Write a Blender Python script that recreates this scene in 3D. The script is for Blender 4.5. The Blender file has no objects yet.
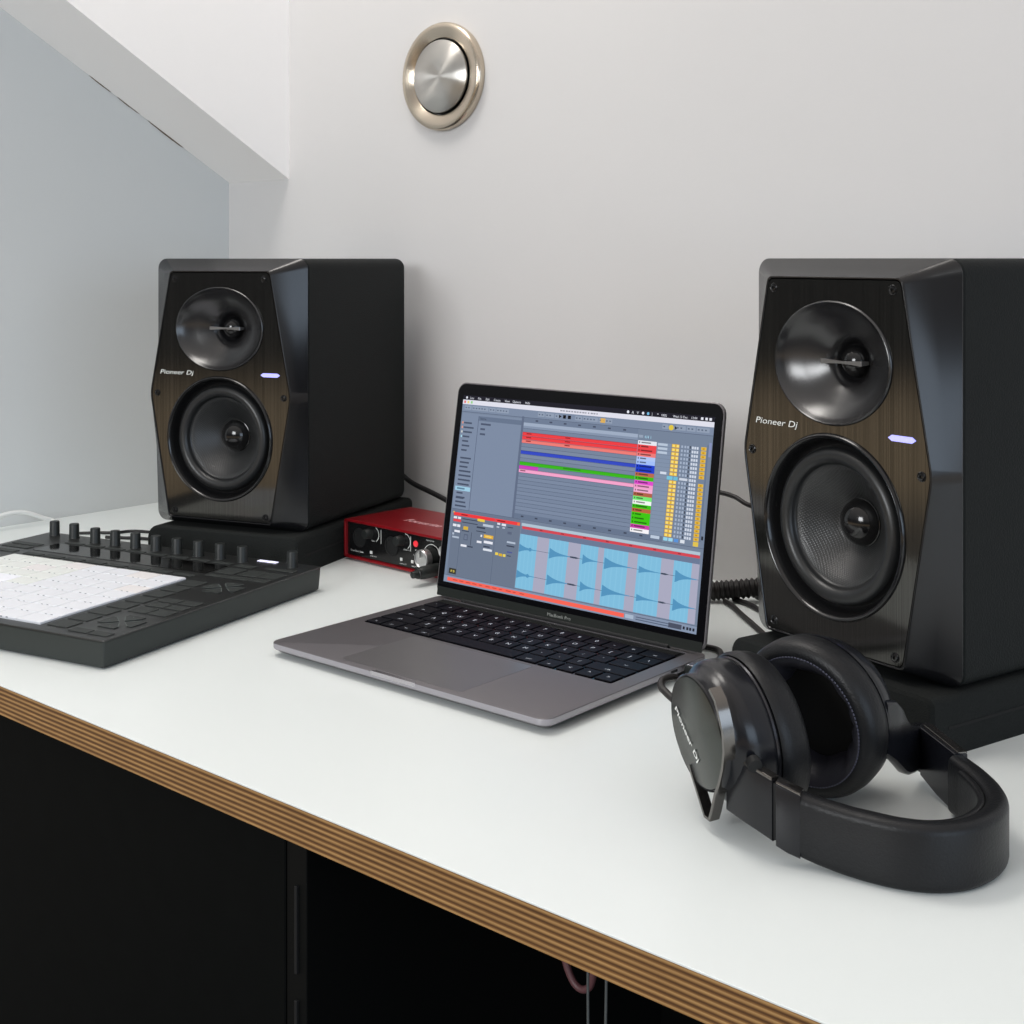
import bpy, bmesh, math, random
from math import sin, cos, pi, radians
from mathutils import Vector, Matrix
random.seed(7)
SC = bpy.context.scene
COL = SC.collection

# ------------------------------------------------------------------ helpers
def lin(c):
    def f(x):
        x /= 255.0
        return x / 12.92 if x <= 0.04045 else ((x + 0.055) / 1.055) ** 2.4
    return tuple(f(x) for x in c) + (1.0,)

class NT:
    """small helper round a node tree"""
    def __init__(self, m):
        self.t = m.node_tree
        self.b = self.t.nodes['Principled BSDF']
    def n(self, typ, **kw):
        x = self.t.nodes.new(typ)
        for k, v in kw.items():
            if k.startswith('i_'):
                x.inputs[k[2:].replace('_', ' ')].default_value = v
            else:
                setattr(x, k, v)
        return x
    def l(self, a, b):
        self.t.links.new(a, b)

def mat(name, col, rough=0.5, metal=0.0, spec=0.5, coat=0.0, coat_rough=0.1, emit=None, estr=0.0,
        bump=0.0, bscale=200.0, var=0.0, vscale=30.0, stretch=None, aniso=0.0, rvar=0.0):
    m = bpy.data.materials.new(name)
    m.use_nodes = True
    w = NT(m); b = w.b
    c = lin(col) if max(col) > 1.001 else tuple(col) + (1.0,)
    b.inputs['Base Color'].default_value = c
    b.inputs['Roughness'].default_value = rough
    b.inputs['Metallic'].default_value = metal
    b.inputs['Specular IOR Level'].default_value = spec
    b.inputs['Coat Weight'].default_value = coat
    b.inputs['Coat Roughness'].default_value = coat_rough
    if aniso:
        b.inputs['Anisotropic Rotation'].default_value = 0.25
        b.inputs['Anisotropic'].default_value = aniso
    if emit is not None:
        b.inputs['Emission Color'].default_value = lin(emit)
        b.inputs['Emission Strength'].default_value = estr
    if bump or var or rvar:
        tc = w.n('ShaderNodeTexCoord')
        mp = w.n('ShaderNodeMapping')
        if stretch: mp.inputs['Scale'].default_value = stretch
        w.l(tc.outputs['Object'], mp.inputs['Vector'])
        if bump or rvar:
            nz = w.n('ShaderNodeTexNoise', i_Scale=bscale, i_Detail=3.0)
            w.l(mp.outputs[0], nz.inputs['Vector'])
            if bump:
                bp = w.n('ShaderNodeBump', i_Strength=bump, i_Distance=0.001)
                w.l(nz.outputs['Fac'], bp.inputs['Height'])
                w.l(bp.outputs[0], b.inputs['Normal'])
            if rvar:
                mr = w.n('ShaderNodeMapRange')
                mr.inputs['To Min'].default_value = max(0.02, rough - rvar)
                mr.inputs['To Max'].default_value = rough + rvar
                w.l(nz.outputs['Fac'], mr.inputs['Value'])
                w.l(mr.outputs[0], b.inputs['Roughness'])
        if var:
            nv = w.n('ShaderNodeTexNoise', i_Scale=vscale, i_Detail=4.0)
            w.l(mp.outputs[0], nv.inputs['Vector'])
            mx = w.n('ShaderNodeMix', data_type='RGBA')
            mx.inputs[6].default_value = tuple(x * (1 - var) for x in c[:3]) + (1,)
            mx.inputs[7].default_value = tuple(min(1, x * (1 + var)) for x in c[:3]) + (1,)
            w.l(nv.outputs['Fac'], mx.inputs[0])
            w.l(mx.outputs[2], b.inputs['Base Color'])
    return m

def new_bm():
    return bmesh.new()

def link(name, me, parent=None, loc=None, rot=None):
    o = bpy.data.objects.new(name, me)
    COL.objects.link(o)
    if parent is not None: o.parent = parent
    if loc is not None: o.location = loc
    if rot is not None: o.rotation_euler = rot
    return o

def obj(name, bm, mats, parent=None, smooth=35, loc=None, rot=None, recalc=True, **props):
    if recalc:
        bmesh.ops.recalc_face_normals(bm, faces=bm.faces[:])
    me = bpy.data.meshes.new(name)
    bm.to_mesh(me); bm.free()
    for m in (mats if isinstance(mats, (list, tuple)) else [mats]):
        me.materials.append(m)
    if smooth:
        me.polygons.foreach_set('use_smooth', [True] * len(me.polygons))
        me.set_sharp_from_angle(angle=radians(smooth))
    o = link(name, me, parent, loc, rot)
    for k, v in props.items(): o[k] = v
    return o

def empty(name, loc, rz=0.0, label=None, cat=None, group=None):
    o = bpy.data.objects.new(name, None)
    COL.objects.link(o)
    o.location = loc; o.rotation_euler = (0, 0, rz)
    o.empty_display_size = 0.05
    tag(o, label, cat, group)
    return o

def tag(o, label=None, cat=None, group=None, kind=None):
    if label: o['label'] = label
    if cat: o['category'] = cat
    if group: o['group'] = group
    if kind: o['kind'] = kind
    return o

def add_box(bm, x0, x1, y0, y1, z0, z1, bev=0.0, seg=2, mi=0):
    t = bmesh.new()
    r = bmesh.ops.create_cube(t, size=1.0)
    for v in t.verts:
        v.co = Vector((x0 + (v.co.x + .5) * (x1 - x0), y0 + (v.co.y + .5) * (y1 - y0), z0 + (v.co.z + .5) * (z1 - z0)))
    if bev > 0:
        bmesh.ops.bevel(t, geom=t.edges[:], offset=bev, segments=seg, affect='EDGES', profile=0.5)
    merge(bm, t, mi)

def merge(bm, t, mi=0, M=None):
    vs = [bm.verts.new(M @ v.co if M else v.co) for v in t.verts]
    t.verts.index_update()
    for f in t.faces:
        try:
            nf = bm.faces.new([vs[v.index] for v in f.verts])
            nf.material_index = mi
            nf.smooth = f.smooth
        except ValueError:
            pass
    t.free()

def add_rings(bm, rings, closed_loop=True, cap0=True, cap1=True, mi=0):
    """skin a list of equal-length point rings"""
    vr = [[bm.verts.new(p) for p in r] for r in rings]
    n = len(vr[0])
    for a, b in zip(vr[:-1], vr[1:]):
        for i in range(n if closed_loop else n - 1):
            j = (i + 1) % n
            try:
                f = bm.faces.new((a[i], a[j], b[j], b[i])); f.material_index = mi
            except ValueError: pass
    if closed_loop:
        if cap0: f = bm.faces.new(vr[0][::-1]); f.material_index = mi
        if cap1: f = bm.faces.new(vr[-1]); f.material_index = mi
    return vr

def lathe(bm, prof, C, n, u, v, seg=64, sx=1.0, sy=1.0, cap0=False, cap1=False, mi=0, shear=None):
    """prof: list of (t along n, radius); u, v span the ring plane"""
    rings = []
    for t, r in prof:
        c = Vector(C) + Vector(n) * t
        if shear is not None: c = Vector(C) + Vector(shear) * t
        rings.append([c + Vector(u) * (r * sx * cos(2 * pi * i / seg)) + Vector(v) * (r * sy * sin(2 * pi * i / seg)) for i in range(seg)])
    add_rings(bm, rings, True, cap0, cap1, mi)

def spline(pts, per=8, closed=False):
    P = [Vector(p) for p in pts]
    n = len(P); out = []
    rng = range(n if closed else n - 1)
    for i in rng:
        p0 = P[(i - 1) % n] if closed or i > 0 else P[0] * 2 - P[1]
        p1 = P[i]; p2 = P[(i + 1) % n]
        p3 = P[(i + 2) % n] if closed or i + 2 < n else P[n - 1] * 2 - P[n - 2]
        for k in range(per):
            t = k / per
            out.append(0.5 * ((2 * p1) + (p2 - p0) * t + (2 * p0 - 5 * p1 + 4 * p2 - p3) * t * t + (3 * p1 - p0 - 3 * p2 + p3) * t ** 3))
    if not closed: out.append(P[-1].copy())
    return out

def tube(bm, pts, r, seg=12, per=8, smooth=True, rfun=None, mi=0):
    P = spline(pts, per) if smooth else [Vector(p) for p in pts]
    rings = []
    up = None
    for i, p in enumerate(P):
        d = (P[min(i + 1, len(P) - 1)] - P[max(i - 1, 0)]).normalized()
        if up is None:
            up = Vector((0, 0, 1)) if abs(d.z) < 0.9 else Vector((1, 0, 0))
        a = d.cross(up).normalized()
        up = a.cross(d).normalized()
        rr = rfun(i / (len(P) - 1)) if rfun else r
        rings.append([p + a * (rr * cos(2 * pi * k / seg)) + up * (rr * sin(2 * pi * k / seg)) for k in range(seg)])
    add_rings(bm, rings, mi=mi)

def prism(bm, poly, z0, z1, M=None, mi=0):
    a = [bm.verts.new((M @ Vector((x, y, z0))) if M else (x, y, z0)) for x, y in poly]
    b = [bm.verts.new((M @ Vector((x, y, z1))) if M else (x, y, z1)) for x, y in poly]
    n = len(poly)
    fs = [bm.faces.new(a[::-1]), bm.faces.new(b)]
    for i in range(n):
        fs.append(bm.faces.new((a[i], a[(i + 1) % n], b[(i + 1) % n], b[i])))
    for f in fs: f.material_index = mi

def rrect(x0, x1, y0, y1, r, k=5):
    out = []
    for cx, cy, a0 in ((x1 - r, y0 + r, -pi / 2), (x1 - r, y1 - r, 0), (x0 + r, y1 - r, pi / 2), (x0 + r, y0 + r, pi)):
        for i in range(k + 1):
            a = a0 + (pi / 2) * i / k
            out.append((cx + r * cos(a), cy + r * sin(a)))
    return out

_txt = {}
def text_geo(s, shear=0.0, bold=0.0):
    key = (s, shear, bold)
    if key in _txt: return _txt[key]
    cu = bpy.data.curves.new('t', 'FONT')
    cu.body = s; cu.size = 1.0; cu.resolution_u = 3; cu.shear = shear; cu.offset = bold
    o = bpy.data.objects.new('t', cu)
    COL.objects.link(o)
    dg = bpy.context.evaluated_depsgraph_get()
    me = o.evaluated_get(dg).to_mesh()
    V = [(v.co.x, v.co.y) for v in me.vertices]
    F = [tuple(p.vertices) for p in me.polygons]
    o.evaluated_get(dg).to_mesh_clear()
    bpy.data.objects.remove(o); bpy.data.curves.remove(cu)
    _txt[key] = (V, F)
    return V, F

def add_text(bm, s, org, ex, ey, width=None, height=None, mi=0, shear=0.0, bold=0.0, center=False):
    """lay text in the plane (ex, ey) starting at org; width fits the run, height fits cap height (~0.7 em)"""
    V, F = text_geo(s, shear, bold)
    if not V: return []
    x0 = min(v[0] for v in V); x1 = max(v[0] for v in V)
    sx = width / (x1 - x0) if width else None
    sy = height / 0.70 if height else sx
    if sx is None: sx = sy
    off = (x0 + x1) / 2 if center else x0
    yo = 0.35 if center else 0
    ex, ey, org = Vector(ex), Vector(ey), Vector(org)
    vs = [bm.verts.new(org + ex * ((x - off) * sx) + ey * ((y - yo) * sy)) for x, y in V]
    out = []
    for f in F:
        try:
            nf = bm.faces.new([vs[i] for i in f]); nf.material_index = mi; out.append(nf)
        except ValueError: pass
    return out

# ------------------------------------------------------------------ materials
M = {}
M['wall'] = mat('wall_paint', (0.62, 0.61, 0.605), rough=0.75, bump=0.12, bscale=90, var=0.02, vscale=3)
M['wall_grey'] = mat('wall_grey_paint', (0.64, 0.66, 0.66), rough=0.75, bump=0.12, bscale=90, var=0.02, vscale=3)
M['trim'] = mat('white_paint', (0.92, 0.90, 0.885), rough=0.6, bump=0.1, bscale=120)
M['floor'] = mat('dark_floor', (0.03, 0.03, 0.03), rough=0.7)
M['crack'] = mat('crack_brown', (96, 78, 60), rough=0.9)
M['laminate'] = mat('white_laminate', (0.76, 0.80, 0.79), rough=0.32, spec=0.4, var=0.012, vscale=8)
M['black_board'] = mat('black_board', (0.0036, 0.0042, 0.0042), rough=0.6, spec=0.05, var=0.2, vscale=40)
M['black_edge'] = mat('black_edge', (0.004, 0.0045, 0.0045), rough=0.5, spec=0.12)
M['cab'] = mat('textured_black_vinyl', (0.0075, 0.009, 0.009), rough=0.62, spec=0.16, bump=0.5, bscale=700, var=0.25, vscale=260)
M['frame'] = mat('satin_black', (0.006, 0.006, 0.007), rough=0.24, spec=0.5, coat=0.0, coat_rough=0.2)
M['gloss'] = mat('gloss_black', (0.008, 0.008, 0.0085), rough=0.16, spec=0.5)
M['bar'] = mat('grey_metal_bar', (0.20, 0.20, 0.20), rough=0.35, metal=0.6)
M['horn'] = mat('horn_black', (0.010, 0.010, 0.011), rough=0.25, spec=0.8)
M['rubber'] = mat('rubber_black', (0.012, 0.013, 0.014), rough=0.36, spec=0.5)
M['dome'] = mat('dome_black', (0.006, 0.006, 0.0065), rough=0.13, spec=0.55)
M['foam'] = mat('foam_black', (0.014, 0.0155, 0.015), rough=0.95, spec=0.15, bump=0.8, bscale=900, var=0.3, vscale=500)
M['black_plastic'] = mat('black_plastic', (0.014, 0.0165, 0.016), rough=0.45, spec=0.4)
M['matte_black'] = mat('matte_black', (0.010, 0.0105, 0.011), rough=0.6, spec=0.3)
M['alu'] = mat('space_grey_aluminium', (0.165, 0.155, 0.163), rough=0.40, metal=0.55, bump=0.03, bscale=1500)
M['alu_side_lit'] = mat('aluminium_side_painted_lit', (0.36, 0.345, 0.375), rough=0.38, metal=0.5)  # same aluminium as the deck, lightened to paint in light on its sides
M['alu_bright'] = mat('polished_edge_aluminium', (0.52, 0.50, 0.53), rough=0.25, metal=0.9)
M['trackpad'] = mat('trackpad_glass', (0.185, 0.178, 0.183), rough=0.34, metal=0.5)
M['glass_black'] = mat('black_glass', (0.002, 0.002, 0.003), rough=0.10, spec=0.35)
M['chin'] = mat('chin_glass', (0.022, 0.025, 0.023), rough=0.14, spec=0.5)
M['logo_grey'] = mat('grey_lettering', (150, 154, 150), rough=0.5)
M['key'] = mat('key_black', (0.003, 0.003, 0.006), rough=0.5, spec=0.12)
M['legend'] = mat('key_legend', (190, 195, 205), rough=0.6, emit=(190, 195, 205), estr=0.25)
M['white_ink'] = mat('white_ink', (225, 228, 226), rough=0.5)
M['grey_ink'] = mat('grey_ink', (96, 104, 102), rough=0.5)
M['red_case'] = mat('red_anodised', (0.30, 0.008, 0.014), rough=0.30, metal=0.35, spec=0.5)
M['silver'] = mat('silver_knob', (0.70, 0.70, 0.70), rough=0.28, metal=0.9)
M['steel'] = None
M['red_led'] = mat('red_button', (215, 45, 55), rough=0.4, emit=(235, 50, 60), estr=0.45)
M['pad'] = mat('pad_silicone', (0.70, 0.715, 0.755), rough=0.5, emit=(225, 230, 245), estr=0.05)
M['pad_pink'] = mat('pad_silicone_pink', (0.72, 0.70, 0.705), rough=0.5, emit=(240, 228, 226), estr=0.05)
M['pad_green'] = mat('pad_silicone_green', (0.70, 0.72, 0.705), rough=0.5, emit=(228, 238, 228), estr=0.05)
M['pad_lit'] = mat('pad_silicone_lit', (0.74, 0.75, 0.80), rough=0.5, emit=(235, 238, 255), estr=0.12)
M['pad_tick'] = mat('pad_corner_tick', (120, 124, 134), rough=0.7)
M['sheet'] = mat('pad_sheet', (0.64, 0.66, 0.69), rough=0.6)
M['push_top'] = mat('controller_top', (0.014, 0.0150, 0.0150), rough=0.34, spec=0.6)
M['button'] = mat('controller_button', (0.026, 0.030, 0.029), rough=0.55, spec=0.35)
M['lit_white'] = mat('lit_button', (215, 215, 240), rough=0.5, emit=(225, 225, 250), estr=0.7)
M['blue_led'] = mat('indicator_blue', (150, 150, 235), rough=0.3, emit=(168, 168, 255), estr=1.0)
M['leather'] = mat('black_leather', (0.0065, 0.007, 0.0082), rough=0.42, spec=0.3, bump=0.25, bscale=700)
M['leather_in'] = mat('black_leather_inner', (0.018, 0.018, 0.026), rough=0.42, spec=0.45, bump=0.35, bscale=160)
M['hp_plastic'] = mat('headphone_plastic', (0.006, 0.0065, 0.009), rough=0.25, spec=0.42)
M['hp_dark'] = mat('headphone_mesh', (0.002, 0.002, 0.002), rough=0.9)
M['hp_metal'] = mat('headphone_metal', (0.16, 0.15, 0.14), rough=0.20, metal=0.95)
M['hp_metal_dark'] = mat('headphone_dark_metal', (0.045, 0.045, 0.05), rough=0.25, metal=0.8)
M['stitch'] = mat('grey_thread', (70, 71, 86), rough=0.7)
M['cable'] = mat('black_cable', (0.008, 0.007, 0.008), rough=0.45)
M['cable_brown'] = mat('dark_cable', (0.010, 0.008, 0.008), rough=0.5)
M['cable_white'] = mat('white_cable', (0.78, 0.79, 0.78), rough=0.4)
M['cord_grey'] = mat('grey_cord', (0.10, 0.11, 0.11), rough=0.5)
M['cable_red'] = mat('reddish_cable', (0.11, 0.045, 0.05), rough=0.5)

def brushed_plate():
    m = bpy.data.materials.new('brushed_black_aluminium'); m.use_nodes = True
    w = NT(m); b = w.b
    b.inputs['Metallic'].default_value = 0.9
    b.inputs['Roughness'].default_value = 0.08
    b.inputs['Anisotropic'].default_value = 0.0
    tc = w.n('ShaderNodeTexCoord'); mp = w.n('ShaderNodeMapping')
    mp.inputs['Scale'].default_value = (900, 1, 3)
    w.l(tc.outputs['Object'], mp.inputs['Vector'])
    nz = w.n('ShaderNodeTexNoise', i_Scale=1.0, i_Detail=2.0); w.l(mp.outputs[0], nz.inputs['Vector'])
    cr = w.n('ShaderNodeValToRGB')
    cr.color_ramp.elements[0].position = 0.3; cr.color_ramp.elements[0].color = (0.050, 0.050, 0.047, 1)
    cr.color_ramp.elements[1].position = 0.75; cr.color_ramp.elements[1].color = (0.100, 0.098, 0.092, 1)
    w.l(nz.outputs['Fac'], cr.inputs[0]); w.l(cr.outputs[0], b.inputs['Base Color'])
    bp = w.n('ShaderNodeBump', i_Strength=0.05, i_Distance=0.0005)
    w.l(nz.outputs['Fac'], bp.inputs['Height']); w.l(bp.outputs[0], b.inputs['Normal'])
    return m
M['plate'] = brushed_plate()

def woven():
    m = bpy.data.materials.new('woven_cone'); m.use_nodes = True
    w = NT(m); b = w.b
    b.inputs['Roughness'].default_value = 0.33
    b.inputs['Specular IOR Level'].default_value = 0.6
    tc = w.n('ShaderNodeTexCoord')
    hs = []
    for rot in (0.6, 0.6 + pi / 2):
        mp = w.n('ShaderNodeMapping'); mp.inputs['Rotation'].default_value = (0, rot, 0)
        w.l(tc.outputs['Object'], mp.inputs['Vector'])
        wv = w.n('ShaderNodeTexWave', wave_type='BANDS', bands_direction='X', i_Scale=190.0)
        w.l(mp.outputs[0], wv.inputs['Vector']); hs.append(wv)
    mu = w.n('ShaderNodeMath', operation='MULTIPLY')
    w.l(hs[0].outputs['Fac'], mu.inputs[0]); w.l(hs[1].outputs['Fac'], mu.inputs[1])
    mx = w.n('ShaderNodeMix', data_type='RGBA')
    mx.inputs[6].default_value = (0.012, 0.013, 0.013, 1); mx.inputs[7].default_value = (0.05, 0.052, 0.055, 1)
    w.l(mu.outputs[0], mx.inputs[0]); w.l(mx.outputs[2], b.inputs['Base Color'])
    bp = w.n('ShaderNodeBump', i_Strength=0.35, i_Distance=0.0005)
    w.l(mu.outputs[0], bp.inputs['Height']); w.l(bp.outputs[0], b.inputs['Normal'])
    return m
M['cone'] = woven()

def spun(name, col, rough, axis='Y', aniso=0.85, metal=1.0):
    m = mat(name, col, rough=rough, metal=metal, aniso=aniso)
    w = NT(m)
    tg = w.n('ShaderNodeTangent', direction_type='RADIAL', axis=axis)
    w.l(tg.outputs[0], w.b.inputs['Tangent'])
    return m
M['steel'] = spun('spun_steel', (0.60, 0.58, 0.54), 0.32, 'Y', aniso=0.95)
M['steel_ring_lamp_tint'] = spun('turned_steel_lamp_tint', (0.60, 0.52, 0.42), 0.26, 'Y', aniso=0.9)  # golden lamp reflection painted in as a warm base tint
M['spun_black'] = spun('spun_black_aluminium', (0.085, 0.09, 0.084), 0.22, 'Z', metal=1.0, aniso=0.95)

def plywood():
    m = bpy.data.materials.new('birch_plywood_edge'); m.use_nodes = True
    w = NT(m); b = w.b
    b.inputs['Roughness'].default_value = 0.5
    tc = w.n('ShaderNodeTexCoord'); sp = w.n('ShaderNodeSeparateXYZ')
    w.l(tc.outputs['Object'], sp.inputs[0])
    mp = w.n('ShaderNodeMapping'); mp.inputs['Scale'].default_value = (25, 25, 400)
    w.l(tc.outputs['Object'], mp.inputs['Vector'])
    nz = w.n('ShaderNodeTexNoise', i_Scale=1.0, i_Detail=4.0); w.l(mp.outputs[0], nz.inputs['Vector'])
    mp2 = w.n('ShaderNodeMapping'); mp2.inputs['Scale'].default_value = (6, 6, 6)
    w.l(tc.outputs['Object'], mp2.inputs['Vector'])
    nz2 = w.n('ShaderNodeTexNoise', i_Scale=1.0, i_Detail=3.0); w.l(mp2.outputs[0], nz2.inputs['Vector'])
    # ply index: z from -0.0235 to -0.0012
    a = w.n('ShaderNodeMath', operation='MULTIPLY_ADD'); a.inputs[1].default_value = 290.0; a.inputs[2].default_value = 7.0
    w.l(sp.outputs['Z'], a.inputs[0])
    wob = w.n('ShaderNodeMath', operation='MULTIPLY_ADD'); wob.inputs[1].default_value = 0.35
    w.l(nz2.outputs['Fac'], wob.inputs[0]); w.l(a.outputs[0], wob.inputs[2])
    fr = w.n('ShaderNodeMath', operation='FRACT'); w.l(wob.outputs[0], fr.inputs[0])
    cr = w.n('ShaderNodeValToRGB')
    e = cr.color_ramp.elements
    e[0].position = 0.0; e[0].color = lin((84, 55, 29))
    e[1].position = 1.0; e[1].color = lin((88, 58, 32))
    for p, c in ((0.16, (108, 74, 40)), (0.38, (170, 130, 80)), (0.58, (190, 150, 98)), (0.74, (140, 100, 56))):
        x = e.new(p); x.color = lin(c)
    w.l(fr.outputs[0], cr.inputs[0])
    mx = w.n('ShaderNodeMix', data_type='RGBA', blend_type='MULTIPLY'); mx.inputs[0].default_value = 0.55
    w.l(cr.outputs[0], mx.inputs[6])
    cr2 = w.n('ShaderNodeValToRGB')
    cr2.color_ramp.elements[0].position = 0.3; cr2.color_ramp.elements[0].color = (0.45, 0.4, 0.36, 1)
    cr2.color_ramp.elements[1].position = 0.7; cr2.color_ramp.elements[1].color = (1, 1, 1, 1)
    w.l(nz.outputs['Fac'], cr2.inputs[0]); w.l(cr2.outputs[0], mx.inputs[7])
    w.l(mx.outputs[2], b.inputs['Base Color'])
    return m
M['ply'] = plywood()

# ------------------------------------------------------------------ camera
cam = bpy.data.cameras.new('camera')
cam.sensor_width = 36; cam.lens = 1358.0 / 1024 * 36
cam.shift_y = -(512 - 259) / 1024.0
cam.clip_start = 0.02
camo = bpy.data.objects.new('camera', cam); COL.objects.link(camo)
camo.location = (0, 0, 0.3368); camo.rotation_euler = (pi / 2, 0, radians(41.2))
SC.camera = camo

# ------------------------------------------------------------------ setting
WX, WY, FZ, CZ = -1.6077, 1.2127, -0.74, 1.75
def struct(name, bm, m, **k):
    o = obj(name, bm, m, **k); o['kind'] = 'structure'; return o
b = new_bm(); add_box(b, WX - 0.1, 1.6, WY, WY + 0.1, FZ, CZ); struct('wall_back', b, M['wall'], smooth=0)
b = new_bm(); add_box(b, WX - 0.1, WX, 0.42, WY, FZ, CZ); wl = struct('wall_left', b, M['wall_grey'], smooth=0)
b = new_bm(); add_box(b, WX - 0.1, 1.6, -1.6, WY + 0.1, FZ - 0.05, FZ); struct('floor', b, M['floor'], smooth=0)
# boxed-in stair underside running down the left wall
b = new_bm()
sl = 0.584
Mx = Matrix(((0, 0, 1, 0), (1, 0, 0, 0), (0, 1, 0, 0), (0, 0, 0, 1)))   # (y, z, x) -> (x, y, z)
prism(b, [(WY, 0.4475), (WY, CZ), (0.42, CZ), (0.42, 0.4475 + sl * (WY - 0.42))], WX, -1.4725, Mx)
tr = struct('trim_1', b, M['trim'], smooth=0)
def crack(y0, y1, th):
    b = new_bm()
    n = 14; rings = []
    for i in range(n + 1):
        y = y0 + (y1 - y0) * i / n
        z = 0.4475 + sl * (WY - y)
        h = th * sin(pi * i / n) ** 0.5 * random.uniform(0.6, 1.1) + 0.0002
        rings.append([Vector((WX - 0.0005, y, z - h)), Vector((WX + 0.0008, y, z - h)), Vector((WX + 0.0008, y, z + 0.0004)), Vector((WX - 0.0005, y, z + 0.0004))])
    add_rings(b, rings)
    o = obj('crack', b, M['crack'], tr, smooth=0); o['label'] = 'thin brown crack along the join'
for a in ((0.985, 1.018, 0.0014), (1.028, 1.062, 0.0012), (1.075, 1.134, 0.0020)): crack(*a)

# ------------------------------------------------------------------ desk top
FY = 0.5415
desk = empty('desk_top', (-0.75, FY, 0), 0, 'white laminate desk top with exposed plywood front edge along the wall', 'desk')
b = new_bm(); add_box(b, WX + 0.75 + .0005, 1.25, 0, WY - FY - .0005, -0.0013, 0, 0.0003, 1); obj('laminate_surface', b, M['laminate'], desk, label='glossy white laminate surface')
b = new_bm(); add_box(b, WX + 0.75 + .0005, 1.25, 0.0003, WY - FY - .0005, -0.0238, -0.0013); obj('plywood_core', b, M['ply'], desk, smooth=0, label='striped plywood edge')

# ------------------------------------------------------------------ under the desk
cabn = empty('cabinet', (-1.1, 0.56, FZ), 0, 'black base cabinet under the desk at the left', 'cabinet')
X0 = 1.1
b = new_bm(); add_box(b, WX + X0 + .002, -0.684 + X0, 0, 0.018, 0.02, -0.0245 - FZ, 0.0008, 1); obj('door', b, M['black_board'], cabn)
b = new_bm()
add_box(b, -0.6835 + X0, -0.664 + X0, 0.001, 0.60, 0.0, -0.0245 - FZ, 0.0006, 1)
obj('side_panel', b, M['black_edge'], cabn)
b = new_bm()
for z0, z1 in ((-0.118, -0.062), (-0.20, -0.135), (-0.29, -0.215)):
    add_box(b, -0.6738 + X0, -0.6712 + X0, -0.0012, 0.0012, z0 - FZ, z1 - FZ, 0.0004, 1)
obj('hinge', b, M['matte_black'], cabn)
b = new_bm(); add_box(b, WX + X0 + .002, -0.6835 + X0, 0.50, 0.51, 0.0, -0.0245 - FZ); obj('back_panel', b, M['black_board'], cabn, smooth=0)
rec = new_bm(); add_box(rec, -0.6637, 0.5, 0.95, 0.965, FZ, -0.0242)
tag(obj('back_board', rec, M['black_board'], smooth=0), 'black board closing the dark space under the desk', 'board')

def cord(name, pts, r, m, label, cat, group=None, seg=10, per=8):
    b = new_bm(); tube(b, pts, r, seg, per)
    return tag(obj(name, b, m, smooth=60), label, cat, group)

cord('hanging_loop', [(-0.4875, 0.6, -0.0238), (-0.4875, 0.6, -0.045), (-0.4855, 0.6, -0.060), (-0.4795, 0.6, -0.0710), (-0.4725, 0.6, -0.0735), (-0.4665, 0.6, -0.068), (-0.4640, 0.6, -0.052), (-0.4640, 0.6, -0.0238)],
     0.0021, M['cable_red'], 'reddish brown cable loop hanging under the desk edge', 'cable')
cord('grey_cord', [(-0.4610, 0.59, -0.0238), (-0.4608, 0.59, -0.09), (-0.4590, 0.59, -0.2), (-0.458, 0.59, -0.735)], 0.0008, M['cord_grey'], 'thin grey cord hanging through the reddish loop under the desk', 'cord', seg=6)
cord('grey_cord', [(-0.4475, 0.59, -0.0238), (-0.4490, 0.59, -0.09), (-0.4515, 0.59, -0.2), (-0.453, 0.59, -0.735)], 0.0008, M['cord_grey'], 'thin grey cord hanging just right of the reddish loop', 'cord', seg=6)

# ------------------------------------------------------------------ wall vent
vent = empty('wall_vent', (-1.1712, WY, 0.5625), 0, 'round brushed steel valve mounted high on the back wall', 'vent')
U, V, N = (1, 0, 0), (0, 0, 1), (0, -1, 0)
b = new_bm(); lathe(b, [(0, .066), (.004, .0670), (.0080, .0668), (.0105, .0655), (.0115, .0630), (.0112, .0600), (.0088, .0500), (.0075, .0480), (.002, .0474), (0, .0474)], (0, 0, 0), N, U, V, 96)
obj('outer_ring', b, M['steel_ring_lamp_tint'], vent, smooth=50)
b = new_bm(); lathe(b, [(.0002, .0472), (.0003, .001)], (0, 0, 0), N, U, V, 48, cap1=True); obj('throat', b, M['matte_black'], vent, label='dark gap behind the disc')
b = new_bm(); lathe(b, [(.001, .012), (.006, .012), (.006, .0435), (.0085, .0450), (.0105, .0450), (.0110, .0446), (.0116, .0200), (.0119, .0005)], (0, 0, 0), N, U, V, 96, cap1=True)
obj('centre_disc', b, M['steel'], vent, smooth=50)

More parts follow.
